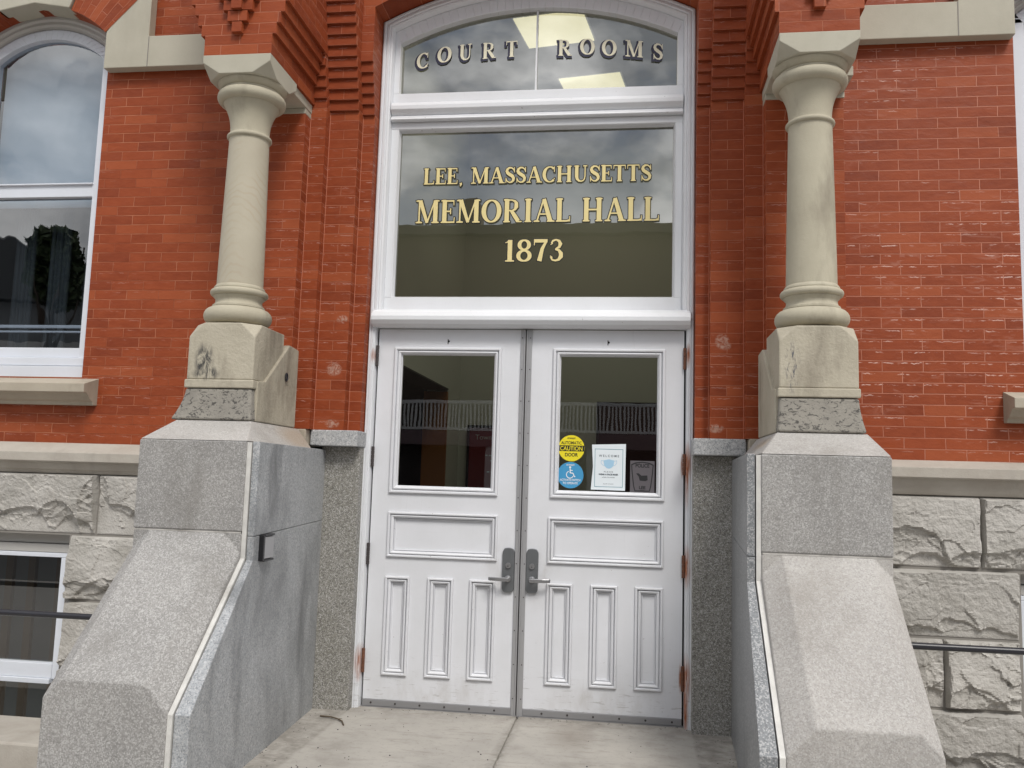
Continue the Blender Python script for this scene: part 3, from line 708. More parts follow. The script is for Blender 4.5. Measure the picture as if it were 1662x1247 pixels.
for s in (-1, 1):
    Lf = s < 0; yb = -.31; J = .006
    if Lf:
        rows = [(.978, 1.333, [1.766, 2.555, 3.5, 4.5, 6.5]), (.588, .966, [1.766, 2.715]), (.20, .576, [1.766, 2.715]), (-.19, .188, [1.766, 2.715]), (-.60, -.202, [1.766, 2.715])]
        wx0, wx1, wz0, wz1 = 2.727, 4.0, -.60, .966
    else:
        rows = [(.986, 1.356, [1.766, 2.465, 3.4, 4.6, 6.5]), (.628, .972, [1.766, 2.645]), (.268, .616, [1.766, 2.265, 2.645]), (-.10, .256, [1.766, 2.645]), (-.60, -.112, [1.766, 2.2, 2.645])]
        wx0, wx1, wz0, wz1 = 2.657, 3.9, -.60, .972
    mb = MB(); sd_ = 11 if Lf else 40
    for z0, z1, xs in rows:
        allx = [(a, c) for a, c in zip(xs, xs[1:])]
        if len(xs) < 5 and z0 < .9: allx += [(wx1+.01, wx1+.9), (wx1+.91, 6.5)]
        for a, c in allx:
            sd_ += 1
            if a > 3.8 and c-a > 1.2: continue
            rock_block(mb, s, a+J, c-J, z0+.002, z1-.002, yb, sd_)
    o = mb.done('foundation_wall', M['rust'], HALL)
    mb = MB()
    mb.box(s*1.70, s*wx0, yb, 0, -.60, 1.40); mb.box(s*wx1, s*6.5, yb, 0, -.60, 1.40); mb.box(s*wx0, s*wx1, yb, 0, .965, 1.40)
    mb.done('mortar_bed', M['mortar_grey'], o)
    # basement window
    B = bpy.data.objects.new('basement_window', None); COL.objects.link(B); B.parent = HALL
    mb = MB(); g0, g1 = wx0+.085, wx1-.085
    yb2 = -.22
    mb.box(s*wx0, s*wx1, yb2-.01, yb2+.03, .905, .968); mb.box(s*wx0, s*wx1, yb2-.025, yb2+.03, .850, .902)
    mb.done('head_panel', M['grey_panel'], B, bevel=.004)
    mb = MB()
    mb.box(s*(wx0+.001), s*(wx1-.001), yb2-.03, yb2+.03, .822, .848)
    mb.box(s*(wx0+.001), s*g0, yb2-.03, yb2+.03, .10, .821); mb.box(s*g1, s*(wx1-.001), yb2-.03, yb2+.03, .10, .821)
    mb.box(s*g0, s*g1, yb2-.035, yb2+.03, .105, .19); mb.box(s*g0, s*g1, yb2-.05, yb2+.03, .075, .104)
    mb.done('window_frame', M['white_metal'], B, bevel=.003)
    mb = MB(); mb.face([(s*g0, yb2+.01, .19), (s*g1, yb2+.01, .19), (s*g1, yb2+.01, .822), (s*g0, yb2+.01, .822)]); mb.done('pane', M['glass'], B)
    mb = MB(); mb.face([(s*g0, yb2+.01, -.6), (s*g1, yb2+.01, -.6), (s*g1, yb2+.01, .075), (s*g0, yb2+.01, .075)]); mb.done('lower_pane', M['glass'], B)
    mb = MB(); mb.box(s*(wx0-.3), s*(wx1+.3), .8, .85, -.6, 1.2); mb.done('room_wall', M['room_dark'], B)
    mb = MB()
    for xa in (.12, .22, .42, .58, .80): mb.box(s*(g0+xa), s*(g0+xa+.05), .10, .13, -.5, .9)
    mb.done('wood_slats', plain('brown_slats', (.055, .035, .022), .7), B)

# ---- door case
CASE = bpy.data.objects.new('door_case', None); COL.objects.link(CASE); CASE.parent = HALL
mb = MB()
cprof = [(0, .02), (0, -.045), (.008, -.055), (.018, -.055), (.024, -.046), (.030, -.052), (.042, -.052), (.047, -.042), (.055, -.045), (.064, -.040), (.068, -.022), (.072, 0.0), (.072, .05)]
n = 40; a0 = math.degrees(math.acos(.998/2.176))
for (d1, y1), (d2, y2) in zip(cprof, cprof[1:]):
    # arch
    for k in range(n):
        t1, t2 = 180-a0-(180-2*a0)*k/n, 180-a0-(180-2*a0)*(k+1)/n
        def P(d, t, y):
            # keep the mitre: limit x to the jamb line
            r = 2.176-d; x = r*cos(R(t)); z = AZ+r*sin(R(t)); lim = .998-d
            if t > 179.9-a0 or t < a0+.1:
                x = lim if x > 0 else -lim; z = AZ+sqrt(r*r-x*x)
            return (x, y, z)
        mb.face([P(d1, t1, y1), P(d1, t2, y1), P(d2, t2, y2), P(d2, t1, y2)])
    for s in (-1, 1):
        za = AZ+sqrt((2.176-d1)**2-(.998-d1)**2); zb = AZ+sqrt((2.176-d2)**2-(.998-d2)**2)
        mb.face([(s*(.998-d1), y1, 2.36), (s*(.998-d2), y2, 2.36), (s*(.998-d2), y2, zb), (s*(.998-d1), y1, za)])
        e1, e2 = d1*.60, d2*.60
        mb.face([(s*(.998-e1), y1, -.005), (s*(.998-e2), y2, -.005), (s*(.998-e2), y2, 2.36), (s*(.998-e1), y1, 2.36)])
mb.done('casing', M['white_rust'], CASE)
GZ = AZ; GR = 2.017
mb = MB()
# transom bars
mb.box(-.926, .926, .000, .07, 2.41, 2.500)      # lower frame rail of main transom
bull = [(.02, 2.302), (-.045, 2.302), (-.085, 2.315), (-.102, 2.340), (-.102, 2.365), (-.085, 2.390), (-.06, 2.402), (-.045, 2.414), (.02, 2.418)]
mb.prism(bull, 'x', -.975, .975)
mb.box(-.926, .926, .000, .07, 3.605, 3.650)
mb.prism([(.02, 3.652), (-.030, 3.652), (-.036, 3.660), (-.030, 3.668), (-.030, 3.678), (-.012, 3.690), (-.030, 3.702), (-.046, 3.722), (-.046, 3.748), (-.030, 3.772), (-.005, 3.782), (.02, 3.782)], 'x', -.926, .926)
mb.box(-.926, .926, .000, .07, 3.784, 3.846)
for s in (-1, 1):
    mb.box(s*.926, s*.882, .000, .07, 2.500, 3.605)
    x0, x1 = .926, .890
    zo, zi = AZ+sqrt(2.103**2-x0**2), GZ+sqrt(GR**2-x1**2)
    mb.prism([(s*x0, 3.846), (s*x1, 3.846), (s*x1, zi), (s*x0, zo)], 'y', .0, .07)
ao = math.degrees(math.acos(.926/2.103)); ai = math.degrees(math.acos(.890/GR))
po = arc(0, AZ, 2.103, 180-ao, ao, 36); pi_ = arc(0, GZ, GR, 180-ai, ai, 36)
for k in range(36): mb.prism([po[k], po[k+1], pi_[k+1], pi_[k]], 'y', .0, .07)
mb.done('transom_frame', M['white'], CASE, bevel=.003)
mb = MB(); mb.ring(-.882, .882, 2.500, 3.605, [(0, .0), (.004, .004), (.010, .03), (.012, .045)])
mb.box(-.0055, .0055, .030, .06, 3.846, GZ+GR)
mb.done('glazing_bead', M['white'], CASE)
T = bpy.data.objects.new('transom_window', None); COL.objects.link(T); T.parent = HALL
mb = MB(); mb.face([(-.885, .05, 2.49), (.885, .05, 2.49), (.885, .05, 3.61), (-.885, .05, 3.61)]); mb.done('transom_pane', M['glass_t'], T)
mb = MB(); mb.face([(-.895, .05, 3.84), (.895, .05, 3.84)] + [(p[0], .05, p[1]) for p in arc(0, GZ, GR, 63.8, 116.2, 24)]); mb.done('arched_pane', M['glass_t'], T)

# ---- serif lettering built from strokes
def glyphs():
    T_, t_ = .20, .07           # thick and thin strokes (cap height 1)
    def serif(x, y, w=.30, up=1): return [(x-w/2, y, .05), (x-w*.18, y+.012*up, .075), (x+w*.18, y+.012*up, .075), (x+w/2, y, .05)]
    def ell(cx, cy, rx, ry, a0, a1, wmax, wmin, n=18, taper=False):
        o = []
        for i in range(n+1):
            a = R(a0+(a1-a0)*i/n); w = wmin+(wmax-wmin)*abs(cos(a))**1.3
            o.append((cx+rx*cos(a), cy+ry*sin(a), w))
        return o
    v = lambda x, w=T_, a=0.0, b=1.0: [(x, a, w), (x, b, w)]
    G = {}
    lo, hi = .028, .972
    G['L'] = (.72, [v(.20), serif(.20, lo), serif(.20, hi), [(.20, .035, .07), (.52, .035, .07), (.64, .06, .09)], [(.655, .01, .05), (.665, .24, .035)]])
    G['E'] = (.72, [v(.20), serif(.18, lo, .28), serif(.18, hi, .28), [(.20, .035, .07), (.64, .035, .07)], [(.20, .965, .07), (.62, .965, .07)], [(.20, .51, .065), (.48, .51, .065)], [(.645, .0, .05), (.66, .25, .035)], [(.615, 1.0, .05), (.625, .77, .035)], [(.48, .38, .05), (.48, .64, .05)]])
    G['M'] = (1.12, [v(.17, t_), v(.92, T_), [(.20, 1, .19), (.55, .02, .13)], [(.88, 1, .06), (.55, .02, .07)], serif(.17, lo, .30), serif(.92, lo, .34), serif(.13, hi, .22), serif(.97, hi, .24)])
    G['A'] = (.92, [[(.43, .99, .07), (.14, .03, .07)], [(.44, .99, .17), (.74, .03, .20)], [(.24, .34, .06), (.64, .34, .06)], serif(.13, lo, .26), serif(.76, lo, .34)])
    G['S'] = (.66, [[(.58, .72, .04), (.52, .87, .08), (.40, .95, .10), (.27, .95, .12), (.16, .86, .15), (.13, .74, .18), (.18, .63, .20), (.32, .53, .21), (.47, .43, .20), (.54, .30, .18), (.52, .16, .15), (.42, .06, .11), (.28, .045, .08), (.16, .12, .07), (.09, .28, .04)], [(.585, .66, .05), (.585, .99, .04)], [(.085, .34, .05), (.085, .01, .04)]])
    G['C'] = (.82, [ell(.46, .5, .34, .46, 48, 312, .20, .07, 22), [(.72, .64, .05), (.72, .98, .05)], [(.69, .17, .05), (.75, .28, .03)]])
    G['H'] = (1.0, [v(.21), v(.77), [(.21, .51, .07), (.77, .51, .07)], serif(.21, lo), serif(.21, hi), serif(.77, lo), serif(.77, hi)])
    G['U'] = (.95, [[(.22, 1, .20), (.22, .34, .20), (.26, .18, .17), (.36, .07, .12), (.48, .045, .09), (.60, .08, .08), (.68, .18, .07), (.71, .34, .065), (.71, 1, .065)], serif(.22, hi), serif(.71, hi, .26)])
    G['T'] = (.80, [v(.39), [(.06, .965, .07), (.72, .965, .07)], serif(.39, lo), [(.065, 1, .05), (.055, .75, .03)], [(.715, 1, .05), (.725, .75, .03)]])
    G['O'] = (.95, [ell(.47, .5, .35, .465, 0, 360, .21, .065, 28)])
    G['R'] = (.92, [v(.20), serif(.20, lo), serif(.18, hi, .26), [(.20, .965, .06), (.42, .965, .06), (.55, .92, .10), (.62, .83, .16), (.62, .67, .18), (.56, .56, .11), (.44, .51, .06), (.20, .51, .06)], [(.40, .51, .14), (.56, .28, .18), (.72, .05, .18)], [(.66, .03, .06), (.88, .03, .05)]])
    G['I'] = (.46, [v(.22), serif(.22, lo), serif(.22, hi)])
    G[','] = (.34, [[(.14, .06, .16), (.18, -.02, .12), (.12, -.16, .03)]])
    G[' '] = (.42, [])
    G['1'] = (.52, [[(.27, 0, .20), (.27, .97, .20)], [(.06, .84, .03), (.17, .88, .06), (.27, .95, .08)], serif(.27, lo, .40)])
    G['8'] = (.72, [ell(.36, .26, .25, .225, 0, 360, .18, .07, 24), ell(.36, .745, .21, .205, 0, 360, .17, .07, 24)])
    G['7'] = (.70, [[(.06, .92, .15), (.64, .92, .15)], [(.60, .92, .09), (.42, .58, .15), (.30, .02, .20)], [(.07, 1.0, .05), (.065, .72, .035)]])
    G['3'] = (.68, [[(.09, .80, .06), (.16, .92, .09), (.30, .965, .08), (.43, .91, .12), (.49, .78, .17), (.44, .64, .12), (.28, .55, .06)], [(.26, .54, .06), (.42, .50, .11), (.52, .36, .18), (.52, .22, .19), (.42, .08, .12), (.28, .04, .08), (.15, .07, .08), (.07, .20, .07)], [(.10, .79, .13), (.12, .76, .13)], [(.09, .20, .13), (.11, .23, .13)]])
    return G
GL = glyphs()
def stroke(mb, pts, M2, grow, y):
    P = [Vector((p[0], p[1])) for p in pts]; closed = (P[0]-P[-1]).length < 1e-4
    n = len(P); Ls, Rs = [], []
    for i in range(n):
        if closed: d = P[(i+1) % (n-1)]-P[(i-1) % (n-1)]
        else: d = P[min(i+1, n-1)]-P[max(i-1, 0)]
        d.normalize(); q = Vector((-d.y, d.x)); w = pts[i][2]/2+grow; c = P[i].copy()
        if not closed:
            if i == 0: c -= d*grow
            if i == n-1: c += d*grow
        Ls.append(c+q*w); Rs.append(c-q*w)
    for i in range(n-1):
        mb.face([(*M2(v), y)[0:1] + (y,) + (M2(v)[1],) for v in (Ls[i], Ls[i+1], Rs[i+1], Rs[i])])
def text_line(mb, mo, txt, x0, x1, z0, h, y, xs=1.0, sp=.02, outline=.035, shade=None):
    tot = sum(GL[c][0]+sp for c in txt)-sp; k = (x1-x0)/(tot); x = x0; i = 0
    for c in txt:
        w, st = GL[c]
        for q in st:
            i += 1
            f = lambda v, x=x: (x+v[0]*k, z0+v[1]*h)
            stroke(mb, q, f, 0, y-.0004-.00004*(i % 24))
            if mo is not None: stroke(mo, q, f, outline, y+.0008+.00004*(i % 24))
        x += (w+sp)*k
g1, g2 = MB(), MB()
text_line(g1, g2, 'LEE, MASSACHUSETTS', -.715, .741, 3.248, .106, .040, sp=.0, outline=.05)
g1.done('lettering', M['gold'], T); g2.done('letter_outline', M['ink'], T)
g1, g2 = MB(), MB()
text_line(g1, g2, 'MEMORIAL HALL', -.755, .792, 2.992, .150, .040, sp=.02, outline=.038)
g1.done('lettering', M['gold'], T); g2.done('letter_outline', M['ink'], T)
g1, g2 = MB(), MB()
text_line(g1, g2, '1873', -.175, .209, 2.738, .144, .040, sp=.02, outline=.04)
g1.done('lettering', M['gold'], T); g2.done('letter_outline', M['ink'], T)
g1, g2 = MB(), MB()
cr_ = [('C', -.750, 4.087), ('O', -.606, 4.124), ('U', -.464, 4.134), ('R', -.310, 4.140), ('T', -.163, 4.145), ('R', .182, 4.139), ('O', .325, 4.141), ('O', .464, 4.128), ('M', .621, 4.114), ('S', .770, 4.090)]
for i_, (c, x, z) in enumerate(cr_):
    w, st = GL[c]; h = .108; ww = .098/.95*(1 if c != 'M' else 1.0); slope = -.20*x
    for j, q in enumerate(st):
        f = lambda v: (x+(v[0]-w/2)*ww, z-h/2+v[1]*h+(v[0]-w/2)*ww*slope)
        stroke(g1, q, f, 0, .0396-.00004*j)
        f2 = lambda v: (x-.007+(v[0]-w/2)*ww, z-.008-h/2+v[1]*h+(v[0]-w/2)*ww*slope)
        stroke(g2, q, f2, .07, .0410+.00004*j)
g1.done('lettering', plain('cream_letters', (.82, .78, .60), .5), T); g2.done('letter_shade', M['navy'], T)

# ---- double door
def flat_text(txt, size, x, z, y, mater, name, parent, bold=0.0, sx=1.0, align='CENTER'):
    cu = bpy.data.curves.new(name, 'FONT'); cu.body = txt; cu.size = size; cu.align_x = align; cu.offset = bold
    tmp = bpy.data.objects.new('tmp', cu); COL.objects.link(tmp)
    dg = bpy.context.evaluated_depsgraph_get(); me = bpy.data.meshes.new_from_object(tmp.evaluated_get(dg))
    bpy.data.objects.remove(tmp)
    me.transform(Matrix.Translation((x, y, z)) @ Matrix.Rotation(R(90), 4, 'X') @ Matrix.Diagonal((sx, 1, 1, 1)))
    me.materials.clear(); me.materials.append(mater)
    o = bpy.data.objects.new(name, me); COL.objects.link(o); o.parent = parent; return o

def door(s):
    D = bpy.data.objects.new('entrance_door', None); COL.objects.link(D); D.parent = HALL
    xi = .045 if s < 0 else -.008      # meeting edge
    sx = lambda x: s*x
    x_in = -.043 if s < 0 else .026
    x_out = s*.944
    zt = 2.296
    gx0, gx1, gz0, gz1 = .158, .835, 1.275, 2.183      # glass moulding
    if s < 0: gx0, gx1 = .160, .838
    px0, px1, pz0, pz1 = gx0-.008, gx1-.003, .888, 1.163
    vz0, vz1 = .188, .775
    vs = [(.150, .307), (.410, .570), (.670, .832)] if s > 0 else [(.155, .314), (.412, .572), (.680, .836)]
    mb = MB(); yb = .045
    def q(a, c, z0, z1): mb.box(min(a, c), max(a, c), 0, yb, z0, z1)
    q(x_in, s*gx0, .045, zt); q(s*gx1, x_out, .045, zt)
    q(s*gx0, s*gx1, gz1, zt); q(s*gx0, s*gx1, pz1, gz0)
    q(s*gx0, s*gx1, vz1, pz0); q(s*gx0, s*gx1, .045, vz0)
    q(s*px1, s*gx1, pz0, pz1)
    q(s*vs[0][1], s*vs[1][0], vz0, vz1); q(s*vs[1][1], s*vs[2][0], vz0, vz1); q(s*vs[2][1], s*gx1, vz0, vz1)
    # recessed panels
    mb.box(s*(px0+.001), s*(px1-.001), .018, .04, pz0, pz1)
    for a, c in vs: mb.box(s*a, s*c, .018, .04, vz0, vz1)
    mb.done('leaf', M['white_door'], D)
    mb = MB()
    mould = [(-.003, .0005), (-.0025, .0), (.0, .006), (.0015, -.012), (.005, -.015), (.012, -.015), (.0165, -.006), (.018, .004), (.0205, .004), (.0215, -.009), (.027, -.010), (.036, -.003), (.0385, .012), (.041, .012), (.0415, .006), (.045, .006), (.046, .0175)]
    def rg(a, c, z0, z1, prof=mould): mb.ring(min(a, c), max(a, c), z0, z1, prof)
    rg(s*gx0, s*gx1, gz0, gz1, [(.0, .006), (.0015, -.013), (.006, -.016), (.015, -.016), (.020, -.006), (.0215, .004), (.024, .004), (.025, -.009), (.032, -.011), (.041, -.003), (.043, .010), (.047, .012), (.048, .028)])
    rg(s*px0, s*px1, pz0, pz1)
    for a, c in vs: rg(s*a, s*c, vz0, vz1)
    mb.done('moulding', M['white_door'], D)
    a, c = s*(gx0+.04), s*(gx1-.04)
    mb = MB(); mb.face([(min(a, c), .026, gz0+.04), (max(a, c), .026, gz0+.04), (max(a, c), .026, gz1-.04), (min(a, c), .026, gz1-.04)]); mb.done('pane', M['glass'], D)
    # astragal strip with screws
    mb = MB()
    xa, xb = (-.043, -.0135) if s < 0 else (-.0080, .026)
    mb.box(xa, xb, -.010, .045, .0, 2.296)
    xr = -.0185 if s < 0 else -.003
    mb.box(xr-.004, xr+.004, -.016, -.0101, .0, 2.294)
    o = mb.done('astragal', M['alu'], D, bevel=.002)
    for k in range(12):
        zz = .10+k*.195; xx = (xa+.010 if s < 0 else xb-.010)
        mb = MB(); mb.cyl((xx, -.0102, zz), (xx, -.012, zz), .0034, 10); mb.done('screw', M['hinge_dark'], D)
    mb = MB(); mb.box(x_in, x_out, -.007, .045, .006, .044); mb.done('door_sweep', M['steel'], D, bevel=.002)
    for k in range(6):
        mb = MB(); mb.cyl((s*(.14+.15*k), -.0072, .025), (s*(.14+.15*k), -.010, .025), .006, 10); mb.done('screw', M['hinge_dark'], D)
    # hinges
    for z, h in ((2.125, .13), (1.495, .125), (.903, .13), (.270, .14)):
        mb = MB()
        for k in range(5): mb.cyl((s*.948, -.014, z-h/2+k*h/5+.001), (s*.948, -.014, z-h/2+(k+1)*h/5-.001), .0105, 12)
        mb.box(s*.944, s*.955, -.012, .0, z-h/2, z+h/2)
        mb.done('hinge', M['hinge'] if s > 0 or z < .5 else M['hinge_dark'], D, smooth=True, angle=40)
    # lever handle on a long plate
    H = MB()
    cx = -.080 if s < 0 else .063
    z0, z1 = .710, .968; w = .036
    outl = [(cx-w, z0+.02), (cx-w+.006, z0+.008)] + [(cx+(w-.006)*sin(R(t)), z0+.006-.006*cos(R(t))) for t in range(-60, 61, 20)] + [(cx+w-.006, z0+.008), (cx+w, z0+.02), (cx+w, z1-.02), (cx+w-.006, z1-.008)] + [(cx-(w-.006)*sin(R(t)), z1-.006+.010*cos(R(t))) for t in range(-60, 61, 20)] + [(cx-w+.006, z1-.008), (cx-w, z1-.02)]
    oo = [outl[0]]
    for p in outl[1:]:
        if (Vector(p)-Vector(oo[-1])).length > .002: oo.append(p)
    H.prism(oo, 'y', -.018, -.0001)
    H.done('escutcheon', M['alu_dark'], D, bevel=.003)
    H = MB()
    H.cyl((cx, -.018, .868), (cx, -.026, .868), .0165, 24); H.cyl((cx, -.026, .868), (cx, -.030, .868), .0135, 24)
    H.done('lock_cylinder', M['alu_lever'], D, smooth=True, angle=40)
    H = MB(); H.box(cx-.0012, cx+.0012, -.0306, -.0298, .862, .872); H.cyl((cx, -.0306, .863), (cx, -.0298, .863), .003, 8); H.done('keyhole', M['black'], D)
    H = MB()
    H.cyl((cx, -.018, .790), (cx, -.030, .790), .021, 24, .018); H.cyl((cx, -.030, .790), (cx, -.062, .790), .011, 16)
    lv = [(0, .0), (.02, .002), (.07, .003), (.108, -.001)]
    secs = []
    for i, (d, dy) in enumerate([(-.012, 0), (.0, .0), (.03, .0), (.07, .002), (.108, .010), (.114, .016)]):
        hh = [.009, .0115, .0115, .011, .0105, .008][i]
        yc = -.064+dy; x = cx+s*d
        secs.append([H.bm.verts.new(p) for p in ((x, yc-.006, .790-hh), (x, yc+.006, .790-hh), (x, yc+.006, .790+hh), (x, yc-.006, .790+hh))])
    for a_, b_ in zip(secs, secs[1:]):
        for i in range(4): H.bm.faces.new((a_[i], a_[(i+1)%4], b_[(i+1)%4], b_[i]))
    H.bm.faces.new(secs[0][::-1]); H.bm.faces.new(secs[-1])
    H.done('lever_handle', M['alu_lever'], D, bevel=.003)
    # small hole left by an old fitting above the glass
    mb = MB(); hx = -.50 if s < 0 else .49
    mb.box(hx-.004, hx+.001, -.0012, -.0002, 2.205, 2.235); mb.cyl((hx+.003, -.0012, 2.222), (hx+.003, -.0002, 2.222), .007, 10)
    mb.done('old_screw_hole', M['black'], D)
for s in (-1, 1): door(s)
mb = MB(); mb.box(-.95, .95, -.012, .09, -.008, .0045); mb.done('threshold', M['steel'], HALL)
mb = MB(); mb.box(-.95, .95, .02, .08, 2.2965, 2.3015)
for s in (-1, 1): mb.box(s*.9445, s*.96, .02, .08, .0, 2.30)
mb.done('door_stop', M['ink'], HALL)

# ---- lobby behind the doors
mb = MB()
OL = M['lobby'] = plain('olive_grey_plaster', (.52, .53, .48), .9)
mb.box(-1.25, -1.05, .12, 1.0, 0, 4.9); mb.box(-1.25, -1.05, 2.62, 3.2, 0, 4.9); mb.box(-1.25, -1.05, 1.0, 2.62, 2.2, 4.9)
mb.box(1.6, 1.7, .12, 3.2, 0, 4.9); mb.box(-1.25, 1.7, 3.2, 3.3, 0, 4.9)
mb.box(-1.25, -.97, .09, .12, 0, 4.9); mb.box(.97, 1.7, .09, .12, 0, 4.9)
mb.done('lobby_wall', OL, HALL)
mb = MB(); mb.box(-3, 1.7, .12, 3.3, 4.9, 5.0); mb.done('lobby_ceiling', OL, HALL)
mb = MB(); mb.box(-3, 1.7, .10, 3.3, -.1, -.001); mb.done('lobby_floor', plain('lobby_tiles', (.10, .06, .05), .5), HALL)
mb = MB(); mb.box(-1.27, -1.045, 2.585, 2.62, 0, 2.17); mb.done('doorway_trim', plain('orange_varnished_wood', (.30, .12, .035), .4), HALL)
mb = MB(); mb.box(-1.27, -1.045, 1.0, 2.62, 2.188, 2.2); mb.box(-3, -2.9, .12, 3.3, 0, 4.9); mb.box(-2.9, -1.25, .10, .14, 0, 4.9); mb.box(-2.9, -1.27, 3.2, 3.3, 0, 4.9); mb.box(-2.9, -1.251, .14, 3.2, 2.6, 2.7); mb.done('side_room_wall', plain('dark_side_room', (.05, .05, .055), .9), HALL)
mb = MB(); mb.box(-6.5, 6.5, -.05, 12, 5.4, 5.6); mb.box(-6.5, -6.4, -.0, 12, -.6, 5.4); mb.box(6.4, 6.5, -.0, 12, -.6, 5.4); mb.box(-6.4, 6.4, 11.9, 12, -.6, 5.4)
mb.done('outer_shell', M['brick_c'], HALL)

# ceiling lights in the lobby (lit)
LM_, lnt, lb = mat('lit_diffuser'); lb.inputs['Base Color'].default_value = (.9, .88, .7, 1)
lb.inputs['Emission Color'].default_value = (1, .93, .66, 1); lb.inputs['Emission Strength'].default_value = 1.5
for i, (x, y, lab) in enumerate([(.0, 1.18, 'lit square ceiling panel behind the words COURT ROOMS, upper of two'), (.27, 2.2, 'lit square ceiling panel low in the arched glass, lower of two')]):
    t = thing('ceiling_light', lab, 'ceiling light', group='lit ceiling panels in the lobby')
    c_, s_ = cos(R(-9)), sin(R(-9))
    def rp_(dx, dy): return (x+dx*c_-dy*s_, y+dx*s_+dy*c_)
    mb = MB(); mb.prism([rp_(-.27, -.23), rp_(.27, -.23), rp_(.27, .23), rp_(-.27, .23)], 'z', 4.885, 4.893); mb.done('diffuser', LM_, t)
    mb = MB(); mb.prism([rp_(-.285, -.245), rp_(.285, -.245), rp_(.285, .245), rp_(-.285, .245)], 'z', 4.8935, 4.8995); mb.done('frame', M['white_metal'], t)
    al = bpy.data.lights.new('panel_light', 'AREA'); al.shape = 'RECTANGLE'; al.size = .5; al.size_y = .42; al.energy = 8; al.color = (1, .95, .82)
    ao_ = bpy.data.objects.new('panel_light', al); COL.objects.link(ao_); ao_.location = (x, y, 4.875); ao_.parent = t

# boards on the lobby's back wall
t = thing('directory_board', 'maroon directory board with white lines of text seen through the left door', 'board')
MAR = plain('maroon_felt', (.17, .014, .022), .6)
mb = MB(); mb.box(-.935, -.20, 3.17, 3.199, .95, 1.88); mb.done('panel', MAR, t)
mb = MB(); mb.ring(-.955, -.18, .93, 1.90, [(0, 3.19), (0, 3.15), (.02, 3.15), (.022, 3.17)]); mb.done('frame', M['black'], t)
PL = plain('pale_print', (.42, .40, .40), .7)
flat_text('Town of Lee Memorial', .07, -.55, 1.76, 3.168, PL, 'heading', t)
mb = MB()
for k, z in enumerate([1.66, 1.60, 1.55, 1.50, 1.44, 1.38, 1.28, 1.22, 1.17, 1.11, 1.05]):
    w = [.06, .22, .17, .13, .2, .16, .05, .1, .15, .12, .07][k]
    x = -.55-w
    while x < -.55+w:
        l = random.uniform(.02, .05); mb.box(x, x+l, 3.1675, 3.1695, z, z+.012); x += l+.012
mb.done('list_lines', PL, t)
t = thing('display_case', 'dark maroon panel behind the stickers in the right door', 'panel')
mb = MB(); mb.box(.33, 1.10, 3.16, 3.199, .4, 2.13); mb.done('panel', plain('dark_maroon', (.035, .006, .010), .5), t)
mb = MB(); mb.ring(.31, 1.12, .38, 2.15, [(0, 3.19), (0, 3.14), (.02, 3.14), (.022, 3.16)]); mb.done('frame', M['black'], t)

